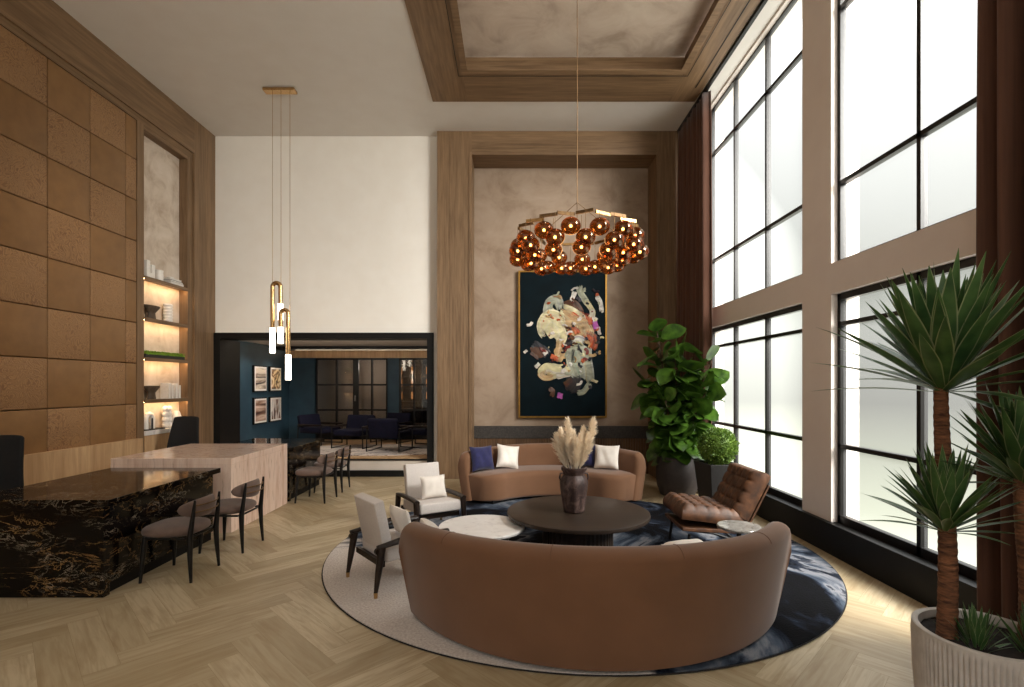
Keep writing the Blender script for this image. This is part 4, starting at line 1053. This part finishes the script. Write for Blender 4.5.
# clipped ball in a square planter
tp = thing('topiary_ball', 'clipped green ball shrub in a tapered square black planter', 'potted plant', (2.86, 7.12, 0), R(8))
b = B(); n = 4
def sq(r, z): return [(-r, -r, z), (r, -r, z), (r, r, z), (-r, r, z)]
vs = sq(.17, 0)+sq(.235, .66)+sq(.205, .66)+sq(.20, .60)
b.add(vs, [(3, 2, 1, 0)]+[(4*k+i, 4*k+(i+1) % 4, 4*k+4+(i+1) % 4, 4*k+4+i) for k in range(3) for i in range(4)]); b.build('planter', 'planter_black', tp, bevel=.006)
b = B(); b.box(-.20, .20, -.20, .20, .59, .605); b.build('soil', 'soil', tp)
b = B(); rnd = random.Random(8)
for i in range(4600):
    z = rnd.uniform(-1, 1); a = rnd.uniform(0, 6.283); r = math.sqrt(1-z*z); nrm = Vector((r*math.cos(a), r*math.sin(a), z)); rr = .252*rnd.uniform(.84, 1.03)
    p = Vector((0, 0, .885))+nrm*(rr+.012*math.sin(9*a)*math.sin(7*z)); d = (nrm+Vector((rnd.uniform(-1, 1), rnd.uniform(-1, 1), rnd.uniform(-.6, 1)))*.7).normalized()
    s_ = d.cross(Vector((rnd.uniform(-1, 1), rnd.uniform(-1, 1), rnd.uniform(-1, 1)))).normalized(); L_ = rnd.uniform(.018, .036)
    b.add([p-d*L_*.4, p+s_*L_*.28, p+d*L_, p-s_*L_*.28], [(0, 1, 2, 3)])
b.ell((0, 0, .885), .215, 20, 14); b.tube([(0, 0, .6), (0, 0, .75)], .02, 8)
b.build('foliage', 'box_leaf', tp)
# yuccas in a fluted planter
PLX, PLY, PLR, PLH = 2.475, 2.68, .305, .45
yp = thing('planter', 'fluted pale stone planter in the right foreground', 'planter', (PLX, PLY, 0))
b = B(); N = 84
def flu(u, v):
    a = 2*PI*u; z = [0, .02, .05, .2, .40, .43, PLH][int(round(v*6))]
    r = PLR*(.93+.07*min(1, z/.3)); 
    if .03 < z < .42: r += .011*abs(math.cos(N/2*a))**.8-.008
    return (r*math.cos(a), r*math.sin(a), z)
b.grid(flu, N*6, 7, cu=True)
b.lathe([(PLR, PLH), (PLR-.012, PLH+.006), (PLR-.03, PLH), (PLR-.035, PLH-.04)], 96, capb=False, capt=False)
b.lathe([(.02, .001), (PLR*.93, .001)], 48)
b.build('pot', 'planter_stone', yp, smooth=True, angle=50)
b = B(); rnd = random.Random(2)
b.grid(lambda u, v: ((PLR-.033)*v*math.cos(2*PI*u), (PLR-.033)*v*math.sin(2*PI*u), PLH-.045+.02*(1-v)+.006*math.sin(17*u*v*6)), 40, 9, cu=True); b.build('soil', 'soil', yp, smooth=True)
def yucca(label, x, y, lean, th, zc, nleaf, ln, seed, r0=.042, crowns=(), lo=-6):
    t_ = thing('yucca_plant', label, 'potted plant', (x, y, PLH-.045), 0, 'yuccas in the fluted planter')
    rnd = random.Random(seed)
    if zc > .05:
        b = B(); P = []; rs = []; n = 60
        for i in range(n+1):
            q = i/n; P.append((lean[0]*q+.012*math.sin(5*q), lean[1]*q, zc*q-.01)); rs.append(r0*(1.05-.35*q)*(1+.07*(i % 2))+rnd.uniform(0, .002))
        b.tube(P, rs, 14); b.build('trunk', 'bark', t_, smooth=True, angle=80)
    for (cz, f, nl, L_) in ((zc, 1, nleaf, ln),)+tuple(crowns):
        b = B(); q = cz/zc if zc > .05 else 0; c0 = Vector((lean[0]*q, lean[1]*q, cz))
        for i in range(nl):
            k = i/nl; a = i*2.39996+rnd.uniform(-.25, .25); el = R(lerp(lo if L_ == ln else 6, 86, k**.50))+rnd.uniform(-.1, .1)
            d = Vector((math.cos(a)*math.cos(el), math.sin(a)*math.cos(el), math.sin(el)))
            l2 = L_*rnd.uniform(.82, 1.06)*(1 if k < .88 else .9); p = c0+Vector((math.cos(a)*.03, math.sin(a)*.03, -.04+.10*k))
            w2 = L_*.088*rnd.uniform(.85, 1.1)
            e = p+d*l2; ex, ey = x+e.x, y+e.y
            if ex > 2.93: d.x *= .25; d.normalize()
            leaf(b, p, d, Vector((0, 0, 1)), l2, w2, p_yuc, rnd.uniform(.05, .45)*(1-k), .22, 9, rim=True)
        b.build('leaf_crown', 'yucca_leaf', t_, smooth=True, angle=180)
yucca('tall yucca with two crowns of spiky leaves at the left of the fluted planter', 2.31, 2.72, (-.02, 0, 0), 0, 1.34, 80, .64, 1, .042, ((.60, 1, 84, .38),))
yucca('shorter yucca with a thick trunk at the right of the fluted planter', 2.65, 2.62, (.0, .03, 0), 0, .86, 66, .46, 2, .045)
yucca('small young yucca rosette at the foot of the tall yucca', 2.36, 2.60, (0, 0, 0), 0, .02, 34, .17, 3, lo=32)
yucca('small young yucca rosette at the right edge of the fluted planter', 2.565, 2.51, (0, 0, 0), 0, .02, 34, .20, 4, lo=38)

# ------------------------------------------------------------------ sky, added fill lights and lamps
W_ = bpy.data.worlds.new('sky'); SC.world = W_; W_.use_nodes = True; nt = W_.node_tree; nt.nodes.clear()
def wn(t, **k):
    n_ = nt.nodes.new(t)
    for a, v in k.items(): setattr(n_, a, v)
    return n_
tc = wn('ShaderNodeTexCoord'); sp = wn('ShaderNodeSeparateXYZ'); nt.links.new(tc.outputs['Generated'], sp.inputs[0])
mr = wn('ShaderNodeMapRange'); mr.inputs[1].default_value = -1; mr.inputs[2].default_value = 1; nt.links.new(sp.outputs[2], mr.inputs[0])
rp = wn('ShaderNodeValToRGB'); cr = rp.color_ramp
while len(cr.elements) < 7: cr.elements.new(.5)
for e, (p, c) in zip(cr.elements, ((0, (3.2, 3.2, 3)), (.30, (1.8, 1.8, 1.6)), (.40, (.62, .64, .50)), (.485, (.22, .22, .20)), (.58, (.36, .37, .34)), (.72, (.74, .75, .75)), (.86, (4.6, 4.7, 4.8)))): e.position = p; e.color = (*c, 1)
nt.links.new(mr.outputs[0], rp.inputs[0])
m1 = wn('ShaderNodeMapRange'); m1.inputs[1].default_value = .845; m1.inputs[2].default_value = .885; m1.inputs[3].default_value = 1; m1.inputs[4].default_value = 2.8
nt.links.new(sp.outputs[1], m1.inputs[0])
mu = wn('ShaderNodeMix', data_type='RGBA', blend_type='MULTIPLY'); mu.inputs[0].default_value = 1
nt.links.new(rp.outputs[0], mu.inputs[6]); nt.links.new(m1.outputs[0], mu.inputs[7])
bg = wn('ShaderNodeBackground'); bg.inputs[1].default_value = 1.0; nt.links.new(mu.outputs[2], bg.inputs[0])
wo = wn('ShaderNodeOutputWorld'); nt.links.new(bg.outputs[0], wo.inputs[0])

def light(name, typ, loc, energy, color=(1, 1, 1), rot=(0, 0, 0), **k):
    d = bpy.data.lights.new(name, typ); d.energy = energy; d.color = color
    for a, v in k.items(): setattr(d, a, v)
    o = bpy.data.objects.new(name, d); COL.objects.link(o); o.location = loc; o.rotation_euler = rot; return o
for x in (-4.15, -1.65, .85):
    light('added_daylight', 'AREA', (x, YN-.3, 4.7), 27, (1, .97, .93), (R(94), 0, 0), shape='RECTANGLE', size=2.0, size_y=2.2)  # fill lights added outside the unseen rear openings
light('added_daylight', 'AREA', (8.5, -.2, 7.2), 3600, (1, .98, .95), (R(72), 0, R(90-32)), shape='RECTANGLE', size=5, size_y=5)  # unseen softbox added outside to light the back and left walls
def spot(loc, e, ang=70, col=(1, .82, .62), rot=(0, 0, 0), blend=.6, rad=.04):
    light('downlight_and_fill', 'SPOT', loc, e, col, rot, spot_size=R(ang), spot_blend=blend, shadow_soft_size=rad)
for x, y, e in ((-4.0, 4.4, 45), (-2.3, 4.4, 35), (.9, 5.6, 35)):  # unseen ceiling spots added as general fill, without fixtures
    spot((x, y, 6.36), e, 120, (1, .94, .86), blend=1, rad=.2)
for y in (4.6, 6.4): spot((-3.9, y, 6.36), 110, 46, (1, .84, .62), (0, R(22), 0), 1, .1)  # unseen spots added to brighten the tile wall at mid height
for y in (10.9, 11.9): spot((-5.0, y, 2.56), 22, 90, (1, .9, .78), (0, R(28), 0))
light('cove_and_fill', 'AREA', (-3.4, 12.78, 2.5), 6, (1, .78, .52), (R(-120), 0, 0), shape='RECTANGLE', size=4, size_y=.06)
light('cove_and_fill', 'AREA', (-3.5, 10.08, 2.615), 14, (1, .9, .78), (R(97), 0, 0), shape='RECTANGLE', size=4, size_y=.03)  # added strip hidden by the opening frame, brightens the lounge ceiling
light('lounge_light', 'AREA', (-3.2, 11.2, 2.6), 8, (1, .85, .68), (0, 0, 0), shape='RECTANGLE', size=2.4, size_y=.8)
light('room_glow', 'POINT', (-2.45, 13.7, 2.0), 5, (1, .6, .3), shadow_soft_size=.1)
light('room_glow', 'POINT', (-3.7, 13.6, 2.2), 5, (1, .9, .8), shadow_soft_size=.1)
light('chandelier_glow', 'POINT', (CX, CY, CZ-.25), 9, (1, .62, .3), shadow_soft_size=.25)

vs_ = SC.view_settings; vs_.view_transform = 'Standard'; vs_.look = 'None'; vs_.exposure = 0.42; vs_.gamma = 1; vs_.use_curve_mapping = False
SC.cycles.max_bounces = 10; SC.cycles.diffuse_bounces = 5; SC.cycles.transparent_max_bounces = 24; SC.cycles.glossy_bounces = 4
SC.cycles.use_denoising = True; SC.cycles.sample_clamp_indirect = 6; SC.cycles.caustics_reflective = False; SC.cycles.caustics_refractive = False
